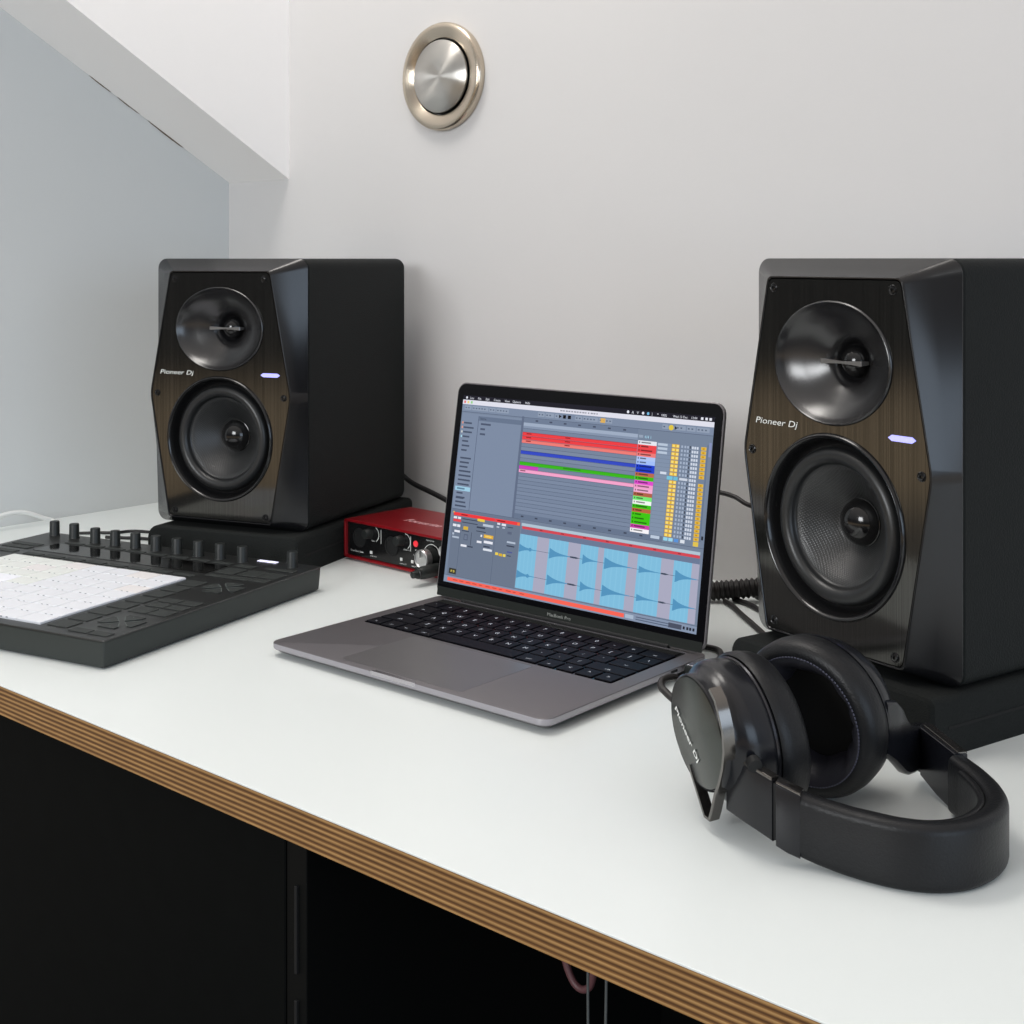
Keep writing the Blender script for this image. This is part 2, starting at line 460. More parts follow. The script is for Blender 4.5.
# ------------------------------------------------------------------ speakers
HT = .2963; HW = .0988; HB = .0246; HD = .2560
K = 6
def hexpts(inset=0.0, v=0.0):
    """front plate outline, rounded, ordered TL, TR, MR, BR, BL, ML"""
    P = [(-.066, .2832), (.066, .2832), (.0926, .1462), (.0676, .0088), (-.0676, .0088), (-.0926, .1462)]
    n = len(P); out = []
    # inset polygon
    Q = []
    for i in range(n):
        p0, p1, p2 = Vector(P[i - 1]), Vector(P[i]), Vector(P[(i + 1) % n])
        d1 = (p1 - p0).normalized(); d2 = (p2 - p1).normalized()
        n1 = Vector((d1.y, -d1.x)); n2 = Vector((d2.y, -d2.x))
        bis = (n1 + n2).normalized()
        Q.append(p1 + bis * (inset / max(0.2, bis.dot(n1))))
    R = [.005, .005, .008, .005, .005, .008]
    for i in range(n):
        p0, p1, p2 = Q[i - 1], Q[i], Q[(i + 1) % n]
        a = p1 + (p0 - p1).normalized() * R[i]; c = p1 + (p2 - p1).normalized() * R[i]
        for k in range(K + 1):
            t = k / K
            q = (1 - t) ** 2 * a + 2 * t * (1 - t) * p1 + t * t * c
            out.append(Vector((q.x, v, q.y)))
    return out
def boxpts(inset, v):
    W = HW - inset; r = max(.0115 - inset, .003); z0 = inset; z1 = HT - inset
    out = []
    def arc(cx, cz, a0, a1):
        for k in range(K + 1):
            a = a0 + (a1 - a0) * k / K
            out.append(Vector((cx + r * cos(a), v, cz + r * sin(a))))
    arc(-W + r, z1 - r, pi, pi / 2)
    arc(W - r, z1 - r, pi / 2, 0)
    for k in range(K + 1): out.append(Vector((W, v, .1462 + .005 - .010 * k / K)))
    arc(W - r, z0 + r, 0, -pi / 2)
    arc(-W + r, z0 + r, -pi / 2, -pi)
    for k in range(K + 1): out.append(Vector((-W, v, .1462 - .005 + .010 * k / K)))
    return out

def make_speaker(loc, rz, label):
    s = empty('studio_speaker', loc, rz, label, 'speaker', 'pair of black studio speakers')
    # box
    b = new_bm()
    rings = [boxpts(0.0012, HB + 0.0004), boxpts(0.0, HB + 0.0016), boxpts(0, HD - .012)]
    for k in range(1, 7):
        a = pi / 2 * k / 6
        rings.append(boxpts(.012 * (1 - cos(a)), HD - .012 + .012 * sin(a)))
    add_rings(b, rings, True, False, True)
    obj('cabinet', b, M['cab'], s, smooth=40)
    # bevelled front
    b = new_bm()
    hp = hexpts(0, 0); bp = boxpts(0, HB - .0016)
    rings = [boxpts(0.0016, HB), boxpts(0.0003, HB - .0006), bp]
    mid = [h.lerp(q, 0.5) + Vector((0, 0.0010, 0)) for h, q in zip(hp, bp)]
    rings += [mid, [h + Vector((0, .0012, 0)) + (q - h) * 0.02 for h, q in zip(hp, bp)], [h + Vector((0, .0003, 0)) for h in hexpts(.0003)], hexpts(.0008, 0), hexpts(.0016, .0001), hexpts(.0019, .0006), hexpts(.002, .003)]
    add_rings(b, rings, True, False, False)
    obj('front_frame', b, M['frame'], s, smooth=28)
    # brushed plate with two openings
    b = new_bm()
    loops = [hexpts(.0026, .0006),
             [Vector((.0575 * cos(2 * pi * i / 96), .0006, .2194 + .0463 * sin(2 * pi * i / 96))) for i in range(96)],
             [Vector((.0688 * cos(2 * pi * i / 96), .0006, .0989 + .0688 * sin(2 * pi * i / 96))) for i in range(96)]]
    edges = []; vls = []
    for lp in loops:
        vs = [b.verts.new(p) for p in lp]; vls.append(vs)
        for i in range(len(vs)): edges.append(b.edges.new((vs[i], vs[(i + 1) % len(vs)])))
    bmesh.ops.triangle_fill(b, use_beauty=True, use_dissolve=False, edges=edges)
    for vs in vls:
        w2 = [b.verts.new(v.co + Vector((0, .003, 0))) for v in vs]
        for i in range(len(vs)):
            j = (i + 1) % len(vs); b.faces.new((vs[i], vs[j], w2[j], w2[i]))
    obj('front_plate', b, M['plate'], s, smooth=20)
    # tweeter horn
    b = new_bm()
    pr = [(.004, 1.012), (.0002, 1.012), (-.0010, 1.004), (-.0014, .985), (-.0006, .968), (.0015, .945), (.0040, .89), (.0068, .80), (.0098, .68), (.0132, .54), (.0168, .41), (.0200, .32), (.0226, .300), (.0246, .280), (.0256, .255)]
    rings = []
    for t, k in pr:
        t = t * 1.16 if t > .004 else t; e = max(0.0, min(1.0, (k - .25) / .6))          # ellipse relaxes to a circle at the throat
        rx = .0565 * k * e + .0495 * k * (1 - e); rz = .0455 * k * e + .0495 * k * (1 - e)
        rings.append([Vector((rx * cos(2 * pi * i / 96), t, .2194 + rz * sin(2 * pi * i / 96))) for i in range(96)])
    add_rings(b, rings, True, False, True)
    obj('horn', b, M['horn'], s, smooth=50)
    b = new_bm()
    prof = [(.0296 - .0125 * sin(pi / 2 * k / 10), .0124 * cos(pi / 2 * k / 10) + .00005) for k in range(11)]
    lathe(b, prof, (0, 0, .2194), (0, 1, 0), U, V, 40, cap1=True)
    obj('tweeter_dome', b, M['dome'], s, smooth=60)
    b = new_bm()
    add_rings(b, [[Vector((x, y0, .2194 + h)), Vector((x, y1, .2194 + h * .7)), Vector((x, y1, .2194 - h * .7)), Vector((x, y0, .2194 - h))]
                  for x, h, y0, y1 in ((-.0200, .0017, .0108, .0185), (-.0195, .0019, .0103, .0185), (-.010, .0013, .0105, .0165), (0, .0009, .0110, .0140), (.010, .0013, .0105, .0165), (.0195, .0019, .0103, .0185), (.0200, .0017, .0108, .0185))])
    obj('phase_bar', b, M['bar'], s, smooth=30)
    # woofer
    oz = .0989
    b = new_bm(); lathe(b, [(.003, .0688), (.0002, .0686), (-.0014, .0680), (-.0020, .0670), (-.0016, .0660), (.0004, .0648), (.0045, .0636), (.0095, .0625), (.0120, .0605), (.0125, .0580)], (0, 0, oz), (0, 1, 0), U, V, 96)
    obj('woofer_ring', b, M['gloss'], s, smooth=50)
    b = new_bm()
    pr = [(.0123, .0592), (.0098, .0582)]
    for k in range(13):
        a = pi * k / 12
        pr.append((.0088 - .0062 * sin(a), .0518 + .0062 * cos(a)))
    pr += [(.0100, .0448), (.0106, .0440)]
    lathe(b, pr, (0, 0, oz), (0, 1, 0), U, V, 96); obj('surround', b, M['rubber'], s, smooth=60)
    b = new_bm(); lathe(b, [(.0104, .0446), (.0112, .0425), (.0146, .0390), (.0216, .0310), (.0295, .0220), (.0350, .0165), (.0352, .0100)], (0, 0, oz), (0, 1, 0), U, V, 96, cap1=True)
    obj('cone', b, M['cone'], s, smooth=60)
    b = new_bm()
    pr = [(.0345, .0178), (.0326, .0179)] + [(.0324 - .0130 * sin(pi / 2 * k / 12), .0173 * cos(pi / 2 * k / 12) + .00005) for k in range(13)]
    lathe(b, pr, (0, 0, oz), (0, 1, 0), U, V, 64, cap1=True); obj('dust_cap', b, M['dome'], s, smooth=60)
    # screws
    for x, z in ((-.0590, .2738), (.0575, .2742), (-.0826, .1466), (.0826, .1466), (-.0585, .0176), (.0595, .0172)):
        b = new_bm()
        lathe(b, [(.0006, .0036), (.0001, .0036), (-.0001, .0033), (.0003, .0027), (-.0004, .0024), (-.0006, .0012), (.0012, .0010)], (x, 0, z), (0, 1, 0), U, V, 20, cap1=True)
        obj('screw', b, M['gloss'], s, smooth=40)
    b = new_bm()
    prism(b, [(.0540, .1706), (.0572, .1727), (.0748, .1727), (.0780, .1706), (.0748, .1685), (.0572, .1685)], -.0004, .0006, Matrix(((1, 0, 0, 0), (0, 0, 1, 0), (0, 1, 0, 0), (0, 0, 0, 1))))
    obj('indicator_light', b, M['blue_led'], s, smooth=0, label='glowing blue violet indicator bar')
    b = new_bm(); add_text(b, 'Pioneer Dj', (-.0786, .0002, .1680), (1, 0, 0), (0, 0, 1), width=.0452, height=.0048, shear=.22, bold=.0)
    obj('lettering', b, M['white_ink'], s, smooth=0, label='white maker lettering')
    return s
PADZ = .0410
make_speaker((-1.2198, .9066, PADZ), .3156, 'black studio speaker at the left behind the pad controller')
make_speaker((-.4813, .9055, PADZ), -.2646, 'black studio speaker at the right behind the headphones')

def make_foam(loc, rz, x0, x1, y0, y1, label):
    b = new_bm()
    rings = []
    prof = rrect(x0, x1, 0, PADZ - .0004, .0125, 5)
    def ring(y, ins):
        cx, cz = (x0 + x1) / 2, PADZ / 2
        return [Vector((cx + (x - cx) * (1 - ins / .1), y, cz + (z - cz) * (1 - ins / (PADZ / 2)))) if ins else Vector((x, y, z)) for x, z in prof]
    # square bottom corners
    prof = [(x1, 0), (x1, PADZ * .5)] + [(x1 - .006 + .006 * cos(pi / 2 * k / 6), PADZ - .0064 + .006 * sin(pi / 2 * k / 6)) for k in range(7)] + \
           [(x0 + .015 - .015 * sin(pi / 2 * k / 6), PADZ - .0154 + .015 * cos(pi / 2 * k / 6)) for k in range(7)] + [(x0, PADZ * .5), (x0, 0)]
    rings = [ring(y0 + .0, .0022), ring(y0 + .0022, 0), ring(y1 - .002, 0), ring(y1, .002)]
    add_rings(b, rings)
    o = tag(obj('isolation_pad', b, M['foam'], smooth=40, loc=loc, rot=(0, 0, rz)), label, 'speaker pad', 'foam pads under the speakers')
    bb = new_bm(); add_box(bb, x1 - .0006, x1 + .0004, y0 + .016, y1 - .01, .0185, .0205)
    obj('seam', bb, M['hp_dark'], o, smooth=0)
    return o
make_foam((-1.2211, .9054, 0), .3156, -.090, .1050, -.006, .262, 'black foam pad under the left speaker beside the red interface')
make_foam((-.4813, .9055, 0), -.2646, -.097, .1005, -.010, .262, 'black foam pad under the right speaker behind the headphones')

# ------------------------------------------------------------------ laptop
LPW, LPD, ZT = .3041, .2124, .0117
lap = empty('laptop', (-.6117, .7355, 0), .0109, 'open grey laptop showing music software between the two speakers', 'laptop')
b = new_bm()
def lr(ins, z): return [Vector((x, y, z)) for x, y in rrect(-LPW + ins, -ins, ins, LPD - ins, max(.0095 - ins * .6, .004), 6)]
add_rings(b, [lr(.012, .0012), lr(.006, .0030), lr(.0022, .0052), lr(.0004, .0066), lr(0, .0076), lr(0, ZT - .0006), lr(.0003, ZT - .0002), lr(.0008, ZT)])
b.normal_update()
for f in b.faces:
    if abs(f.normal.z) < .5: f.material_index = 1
obj('base', b, [M['alu'], M['alu_side_lit']], lap, smooth=30)
for x, y in ((-.28, .02), (-.024, .02), (-.28, .19), (-.024, .19)):
    b = new_bm(); lathe(b, [(0, .006), (.0020, .0065)], (x, y, 0), (0, 0, 1), (1, 0, 0), (0, 1, 0), 20, cap0=True, cap1=True)
    obj('foot', b, M['rubber'], lap)
# bright edge strip and opening notch on the front
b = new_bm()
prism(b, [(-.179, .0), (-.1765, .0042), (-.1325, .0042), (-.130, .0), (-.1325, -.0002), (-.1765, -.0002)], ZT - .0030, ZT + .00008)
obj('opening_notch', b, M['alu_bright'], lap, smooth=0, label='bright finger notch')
b = new_bm(); prism(b, rrect(-.222, -.0885, .0065, .0915, .003), ZT, ZT + .00012); obj('trackpad', b, M['trackpad'], lap, smooth=0)
b = new_bm(); prism(b, rrect(-.2895, -.0150, .0965, .2012, .002), ZT, ZT + .00010); obj('keyboard_well', b, M['glass_black'], lap, smooth=0)
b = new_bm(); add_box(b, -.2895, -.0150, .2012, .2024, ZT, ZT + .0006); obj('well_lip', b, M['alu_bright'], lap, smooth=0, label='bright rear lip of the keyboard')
b = new_bm(); prism(b, rrect(-.2860, -.0185, .1890, .1985, .001), ZT + .0001, ZT + .0006); obj('touch_bar', b, M['gloss'], lap, smooth=0)
UN = .2745 / 14.5
rows = [
    (.1705, [('`', 1)] + [(c, 1) for c in '1234567890-='] + [('del', 1.5)]),
    (.1522, [('tab', 1.5)] + [(c, 1) for c in 'QWERTYUIOP[]'] + [('\\', 1)]),
    (.1339, [('caps', 1.75)] + [(c, 1) for c in "ASDFGHJKL;'"] + [('ret', 1.75)]),
    (.1156, [('shift', 2.25)] + [(c, 1) for c in 'ZXCVBNM,./'] + [('shift', 2.25)]),
    (.0973, [('fn', 1), ('ctrl', 1), ('alt', 1), ('cmd', 1.25), ('', 5), ('cmd', 1.25), ('alt', 1), ('<', 1), ('^', 1), ('>', 1)]),
]
for y, keys in rows:
    x = -.2895
    for lab, wd in keys:
        b = new_bm()
        x0, x1 = x + .0011, x + wd * UN - .0011
        add_box(b, x0, x1, y + .0011, y + .0172, ZT + .0001, ZT + .0011, .0004, 1)
        if lab:
            n = len(lab)
            add_text(b, lab, ((x0 + x1) / 2, y + .0092 if n == 1 else y + .006, ZT + .00116), (1, 0, 0), (0, 1, 0), height=.0042 if n == 1 else .0022, mi=1, center=True)
        obj('key', b, [M['key'], M['legend']], lap, smooth=0, recalc=False)
        x += wd * UN
b = new_bm()
add_box(b, -.0012, .0004, .156, .166, .0078, .0108, .0008, 1); add_box(b, -.0012, .0004, .178, .188, .0078, .0108, .0008, 1)
obj('port', b, M['matte_black'], lap, smooth=0, label='dark side port')
# lid: plane tilted back
TI = .1615; V0 = LPD - .008
def lid(u, s, n=0.0):            # n towards the viewer
    return Vector((u, V0 + s * sin(TI) - n * cos(TI), ZT + s * cos(TI) + n * sin(TI)))
LH = .2070
def lidring(ins, n, s0=.0012): return [lid(u, s, n) for u, s in rrect(-LPW + ins, -ins, s0 + ins, LH - ins, max(.0105 - ins, .004), 6)]
b = new_bm(); add_rings(b, [lidring(.004, -.0052), lidring(.0012, -.0046), lidring(0, -.0032), lidring(0, -.0004), lidring(.0006, 0)])
obj('lid', b, M['alu'], lap, smooth=30)
b = new_bm()
outer = lidring(.0014, .0004); add_rings(b, [lidring(.0012, 0), outer])
obj('bezel', b, M['glass_black'], lap, smooth=0, label='black glass screen border')
b = new_bm()
add_rings(b, [[lid(u, s, .0003) for u, s in ((-LPW + .0022, .0020), (-.0022, .0020), (-.0022, .0104), (-LPW + .0022, .0104))],
              [lid(u, s, .00075) for u, s in ((-LPW + .0022, .0020), (-.0022, .0020), (-.0022, .0104), (-LPW + .0022, .0104))]])
ch = obj('chin', b, M['chin'], lap, smooth=0, label='dark grey glass strip under the screen')
b = new_bm(); add_text(b, 'MacBook Pro', lid(-.152, .0064, .0009), (1, 0, 0), (0, sin(TI), cos(TI)), width=.0265, height=.0028, center=True)
obj('lettering', b, M['logo_grey'], ch, smooth=0)
b = new_bm(); tube(b, [(-LPW + .035, V0 + .0010, ZT + .0012), (-.035, V0 + .0010, ZT + .0012)], .0024, 12, 1, smooth=False); obj('hinge', b, M['matte_black'], lap)

# --- screen content: one mesh, colour per face
SW, SH = .2865, .1790
SL = -(LPW + SW) / 2; ST = LH - .0122
sb = new_bm(); clay = sb.loops.layers.float_color.new('Col')
LAY = [0]
def sp(X, Y, k): return lid(SL + X / 1440 * SW, ST - Y / 900 * SH, .00055 + k * .00003)
def paint(fs, c):
    cc = lin(c)
    for f in fs:
        for l in f.loops: l[clay] = cc
def R(x0, y0, x1, y1, c, k=1):
    f = sb.faces.new([sb.verts.new(sp(x, y, k)) for x, y in ((x0, y1), (x1, y1), (x1, y0), (x0, y0))])
    paint([f], c)
def PG(pts, c, k=2):
    f = sb.faces.new([sb.verts.new(sp(x, y, k)) for x, y in pts]); paint([f], c)
def TX(s, x, y, h, c, k=3, w=None):
    fs = add_text(sb, s, sp(x, y, k), (SW / 1440, 0, 0), Vector((0, sin(TI), cos(TI))) * (SH / 900), height=h, width=w)
    paint(fs, c)
BG = (118, 132, 154); BG2 = (126, 140, 164); LN = (84, 96, 118); DK = (58, 66, 84); WH = (232, 234, 244)
R(0, 0, 1440, 900, BG, 0)
R(0, 0, 1440, 22, (30, 29, 40)); R(0, 22, 1440, 44, (226, 226, 238))
x = 18
TX('\u25cf', x, 17, 11, WH); x = 46
for s in ('Live', 'File', 'Edit', 'Create', 'View', 'Options', 'Help'):
    TX(s, x, 17, 11, WH); x += 14 + 9.2 * len(s)
x = 985
for s, c in (('\u25cf', WH), ('A', WH), ('V', WH), ('\u25cf', WH), ('\u25cf', (120, 190, 230)), ('|', WH), ('^', WH)): TX(s, x, 17, 12, c); x += 27
TX('100%', 1170, 17, 10, WH); TX('Wed 12 Dec', 1230, 17, 10, WH); TX('12:04', 1325, 17, 10, WH)
for x in (1378, 1400, 1420): R(x - 6, 6, x + 6, 17, WH, 2)
for i, c in enumerate(((236, 120, 118), (238, 214, 130), (150, 214, 140))): R(8 + 22 * i, 27, 20 + 22 * i, 39, c, 2)
for i in range(14): R(610 + i * 16, 30, 610 + i * 16 + random.choice((8, 11, 13)), 36, (150, 152, 164), 2)
# control bar
R(0, 44, 1440, 80, BG2); R(0, 79, 1440, 81, LN, 2)
for x0, x1 in ((16, 60), (66, 170), (176, 216), (222, 300), (480, 520), (526, 576), (582, 606), (700, 740), (745, 830), (835, 910), (1180, 1210), (1250, 1300), (1306, 1350), (1356, 1420)):
    R(x0, 50, x1, 70, (146, 159, 180), 2)
    for q in range(int((x1 - x0) / 18)): R(x0 + 5 + q * 18, 57, x0 + 14 + q * 18, 63, (92, 104, 126), 3)
PG([(606, 52), (606, 68), (622, 60)], (16, 16, 22), 4); R(630, 52, 647, 68, (10, 10, 16), 4); R(658, 52, 676, 68, (10, 10, 16), 4)
R(845, 50, 872, 70, (224, 178, 92), 3); PG([(1226 + 13 * cos(a * pi / 6), 62 + 12 * sin(a * pi / 6)) for a in range(12)], (226, 200, 70), 4); PG([(1245, 54), (1245, 70), (1258, 62)], (30, 34, 44), 4)
# browser
R(6, 86, 386, 549, BG2); R(113, 96, 116, 549, LN, 2); R(116, 96, 386, 118, (104, 118, 142), 2); R(386, 76, 400, 549, (98, 110, 134), 2)
for i, w_ in enumerate((60, 52, 66, 58, 44, 40, 50, 36)):
    yy = 108 + i * 22
    if i: R(22, yy, 22 + w_, yy + 8, (74, 84, 104), 2)
    if 0 < i < 5: R(10, yy - 1, 18, yy + 9, ((230, 150, 120), (236, 160, 130), (220, 220, 210), (170, 220, 235))[i - 1], 3)
for i, w_ in enumerate((70, 60, 54, 76, 80, 78, 74, 0, 40, 56)):
    yy = 300 + i * 21
    if i == 7:
        R(10, yy - 6, 108, yy + 14, (160, 205, 228), 2)
        w_ = 50
    R(22, yy, 22 + w_, yy + 8, (72, 82, 102) if i != 7 else (96, 130, 156), 3)
for i, w_ in enumerate((50, 66, 72)): R(20, 500 + i * 19 - 8, 20 + w_, 500 + i * 19, (72, 82, 102), 2)
TX('Name', 126, 112, 11, (56, 64, 82))
for i, w_ in enumerate((64, 30, 34)): R(132, 128 + 24 * i, 132 + w_, 137 + 24 * i, (78, 88, 110), 2)
R(6, 551, 442, 566, (108, 120, 142), 2)
# arrangement
R(400, 82, 1056, 102, (112, 126, 150), 2)
for i in range(7): R(470 + i * 84, 88, 486 + i * 84, 95, (70, 78, 98), 3)
R(400, 104, 1056, 119, (160, 174, 196), 2); R(400, 119, 1056, 130, (134, 148, 172), 2)
P_ = 17.2; Y0 = 130
cols = {0: WH, 1: (238, 70, 76), 2: (238, 70, 76), 3: (240, 124, 122), 4: (176, 200, 246), 5: (164, 192, 250), 6: (28, 62, 204), 7: (28, 62, 204), 8: (186, 108, 76), 9: (62, 190, 20), 10: (226, 76, 208),
        11: (244, 160, 206), 12: (246, 176, 214), 13: (178, 100, 72), 14: (120, 236, 120), 15: (244, 250, 244), 16: (60, 196, 14), 17: (184, 104, 64), 18: (62, 200, 10), 19: (62, 200, 10), 20: (62, 200, 10), 21: (206, 64, 172), 22: (250, 248, 252)}
for k in range(23):
    y0 = Y0 + k * P_
    R(400, y0 + 1, 1056, y0 + P_, (124, 138, 162) if k % 2 else (120, 134, 158), 2)
    R(400, y0, 1056, y0 + 1.8, LN, 3)
    R(1060, y0, 1159, y0 + P_ + .5, cols[k], 3)
    c = cols[k]; dk = tuple(int(q * .55) for q in c)
    R(1066, y0 + 4, 1072, y0 + 12, dk, 4); R(1078, y0 + 5, 1078 + random.randint(30, 66), y0 + 11, dk, 4)
    # mixer cells
    R(1162, y0 + 1, 1234, y0 + P_ - 1, (130, 146, 170), 3)
    if k in (0, 1, 2): R(1166, y0 + 3, 1216, y0 + P_ - 4, (186, 200, 218), 4)
    if k == 7: R(1190, y0 + 3, 1222, y0 + P_ - 4, (214, 222, 236), 4)
    if k == 8:
        R(1226, y0 + 1, 1256, y0 + P_ - 1, (120, 196, 220), 4); R(1260, y0 + 1, 1282, y0 + P_ - 1, (110, 190, 216), 4); R(1290, y0 + 3, 1336, y0 + P_ - 4, (206, 214, 228), 4)
    else:
        R(1238, y0 + 1, 1276, y0 + P_ - 2, (222, 174, 50), 3)
        R(1241, y0 + 3, 1254, y0 + P_ - 4, (250, 222, 120), 4); R(1262, y0 + 3, 1274, y0 + P_ - 4, (252, 226, 130), 4)
        R(1386, y0 + 1, 1412, y0 + P_ - 2, (226, 186, 72), 3); R(1393, y0 + 5, 1404, y0 + P_ - 5, (206, 148, 24), 4)
        for x0 in (1286, 1302, 1316): R(x0, y0 + 3, x0 + 9, y0 + P_ - 4, (166, 180, 202), 4)
    for x0 in (1340, 1352, 1364): R(x0, y0 + 3, x0 + 9, y0 + P_ - 3, (210, 218, 232), 4)
    R(1329, y0 + 2, 1334, y0 + P_ - 4, (54, 58, 70), 4)
R(1416, 120, 1422, 524, (100, 116, 142), 3); R(1424, 110, 1436, 170, (136, 146, 188), 3)
def clip(k, x0, x1, c):
    y0 = Y0 + k * P_; R(x0, y0 + 1, x1, y0 + P_ - .5, c, 4); R(x0, y0 + 1, x1, y0 + 3.5, tuple(int(q * .84) for q in c), 5)
for k, c in ((1, (240, 62, 68)), (2, (240, 62, 68)), (3, (240, 124, 118)), (6, (52, 74, 196)), (9, (58, 184, 22)), (11, (248, 166, 206))): clip(k, 400, 1058, c)
clip(10, 400, 514, (206, 60, 190))
for k in (1, 2, 3):
    for x0 in (424, 655): R(x0, Y0 + k * P_ + 5, x0 + 30, Y0 + k * P_ + 10, (150, 40, 44), 6)
R(408, Y0 + 11 * P_ + 5, 440, Y0 + 11 * P_ + 11, (150, 90, 116), 6); R(660, Y0 + 9 * P_ + 5, 760, Y0 + 9 * P_ + 11, (44, 140, 20), 6)
R(400, 526, 1230, 548, (104, 118, 142), 2)
for i in range(9): R(440 + i * 84, 533, 456 + i * 84, 540, (66, 74, 92), 3)
R(1170, 527, 1216, 540, (190, 204, 222), 3)
for x0, c in ((1236, (150, 212, 236)), (1262, (160, 216, 238)), (1290, (90, 146, 216)), (1322, (220, 226, 236))): R(x0, 527, x0 + 22, 541, c, 4)
R(1386, 527, 1412, 546, (226, 196, 80), 4); R(1424, 500, 1434, 516, (40, 44, 56), 4)
R(1062, 106, 1084, 118, (150, 164, 184), 3); TX('4/4 1', 1092, 119, 13, (170, 216, 238), 3)
# device view
R(0, 549, 1440, 551, LN, 2)
R(16, 566, 444, 866, (108, 120, 140), 2); R(20, 566, 286, 581, (240, 58, 62), 3); R(288, 566, 440, 581, (240, 62, 66), 3); R(16, 563, 24, 569, (244, 190, 70), 4); R(424, 568, 438, 580, (244, 120, 60), 4)
for x0, w_ in ((70, 40), (300, 50)): R(x0, 571, x0 + w_, 576, (140, 30, 34), 4)
R(75, 584, 77, 862, LN, 3); R(295, 584, 297, 862, LN, 3)
for x0, y0, x1, y1, c in ((22, 586, 44, 596, WH), (50, 586, 70, 596, WH), (22, 598, 72, 610, (226, 70, 78)), (22, 622, 46, 634, WH), (50, 622, 70, 634, WH), (36, 650, 72, 660, WH), (24, 664, 36, 674, (176, 188, 206)),
                          (26, 680, 70, 688, (178, 190, 208)), (80, 590, 190, 594, DK), (80, 606, 180, 610, DK), (92, 626, 122, 642, (216, 178, 60)), (84, 646, 130, 650, DK), (100, 662, 126, 690, (88, 98, 120)), (104, 666, 122, 686, (116, 128, 150)), (146, 650, 149, 710, (60, 66, 84)),
                          (86, 712, 124, 722, WH), (130, 714, 164, 720, DK), (176, 580, 222, 592, (236, 206, 70)), (214, 600, 280, 611, (190, 200, 216)), (176, 616, 230, 624, DK), (176, 636, 236, 640, DK), (206, 652, 216, 662, WH), (226, 648, 286, 664, (226, 176, 60)), (236, 652, 276, 660, (248, 214, 120)),
                          (186, 682, 216, 692, WH), (230, 676, 286, 688, WH), (230, 700, 270, 706, DK), (230, 712, 286, 722, (222, 228, 238)), (302, 584, 320, 592, WH), (330, 584, 356, 594, WH), (300, 600, 316, 606, (190, 200, 216)), (336, 600, 352, 606, (190, 200, 216)), (366, 594, 400, 598, DK), (370, 616, 396, 628, (92, 102, 124)),
                          (372, 660, 424, 668, (182, 194, 212)), (372, 678, 420, 684, DK), (308, 720, 326, 732, (238, 210, 80)), (330, 722, 352, 734, (216, 176, 50)), (356, 722, 372, 734, (238, 214, 90)), (378, 706, 410, 712, (80, 90, 150)), (380, 724, 404, 728, DK), (28, 832, 74, 858, (56, 56, 50)), (38, 840, 48, 850, (214, 196, 90)), (54, 840, 64, 850, (214, 196, 90))):
    R(x0, y0, x1, y1, c, 4)
# sample view
R(450, 566, 1426, 579, (178, 198, 212), 3); R(456, 580, 1426, 592, (214, 72, 84), 4); R(450, 592, 1426, 616, (108, 122, 150), 3)
for i in range(7): R(560 + i * 126, 583, 576 + i * 126, 588, (160, 50, 60), 5)
edges_ = [450, 553, 622, 734, 804, 902, 934, 1064, 1115, 1237, 1301, 1391, 1428]
cy = True
for a_, c_ in zip(edges_[:-1], edges_[1:]):
    w0 = a_ if a_ > 450 else 448
    R(w0, 616, c_, 862, (128, 190, 222) if cy else (170, 170, 192), 3)
    if cy:
        for q in range(4): R(w0 + (c_ - w0) * (.12 + .22 * q), 616, w0 + (c_ - w0) * (.17 + .22 * q), 862, (133, 194, 225), 4)
    cy = not cy
for yc in (680, 799):
    R(448, yc - .8, 1428, yc + .8, (70, 84, 104), 5)
    for x0, a_, ln in ((449, 20, 110), (629, 26, 130), (819, 24, 90), (940, 28, 150), (1125, 16, 120), (1312, 28, 110)):
        up = []; dn = []
        for i in range(13):
            t = i / 12; h = a_ * math.exp(-3.2 * t) * (1 if i else .9) + .4
            up.append((x0 + ln * t, yc - h)); dn.append((x0 + ln * t, yc + h))
        PG(up + dn[::-1], (84, 148, 190), 6)
    PG([(515 + 10 * cos(a * pi / 4), yc + 9 * sin(a * pi / 4)) for a in range(8)], (84, 148, 190), 6)
    for x0 in (748, 760, 1240): PG([(x0, yc - 3), (x0 + 22, yc - 4), (x0 + 44, yc), (x0 + 22, yc + 4), (x0, yc + 3)], (66, 76, 94), 7)
R(0, 866, 1440, 868, LN, 3); R(0, 868, 1440, 900, (134, 148, 172), 2)
R(24, 876, 1070, 893, (250, 102, 86), 4)
for i in range(11): R(60 + i * 42, 882, 60 + i * 42 + random.choice((18, 26, 30)), 886, (196, 70, 60), 5)
R(1076, 876, 1120, 892, (170, 186, 206), 4)
R(1132, 878, 1300, 882, LN, 4); R(1132, 888, 1300, 892, LN, 4); R(1300, 874, 1366, 894, (74, 80, 98), 4)
for x0 in (1372, 1390, 1404, 1420): R(x0, 878, x0 + 10, 890, (34, 36, 48), 4)
sm = bpy.data.materials.new('lit_display'); sm.use_nodes = True
w = NT(sm)
at = w.n('ShaderNodeVertexColor', layer_name='Col')
w.b.inputs['Base Color'].default_value = (0.004, 0.004, 0.004, 1); w.b.inputs['Roughness'].default_value = 0.2; w.b.inputs['Specular IOR Level'].default_value = 0.12
w.l(at.outputs['Color'], w.b.inputs['Emission Color']); w.b.inputs['Emission Strength'].default_value = 0.98
obj('screen', sb, sm, lap, smooth=0, recalc=False, label='lit display with coloured track timeline and blue waveforms')

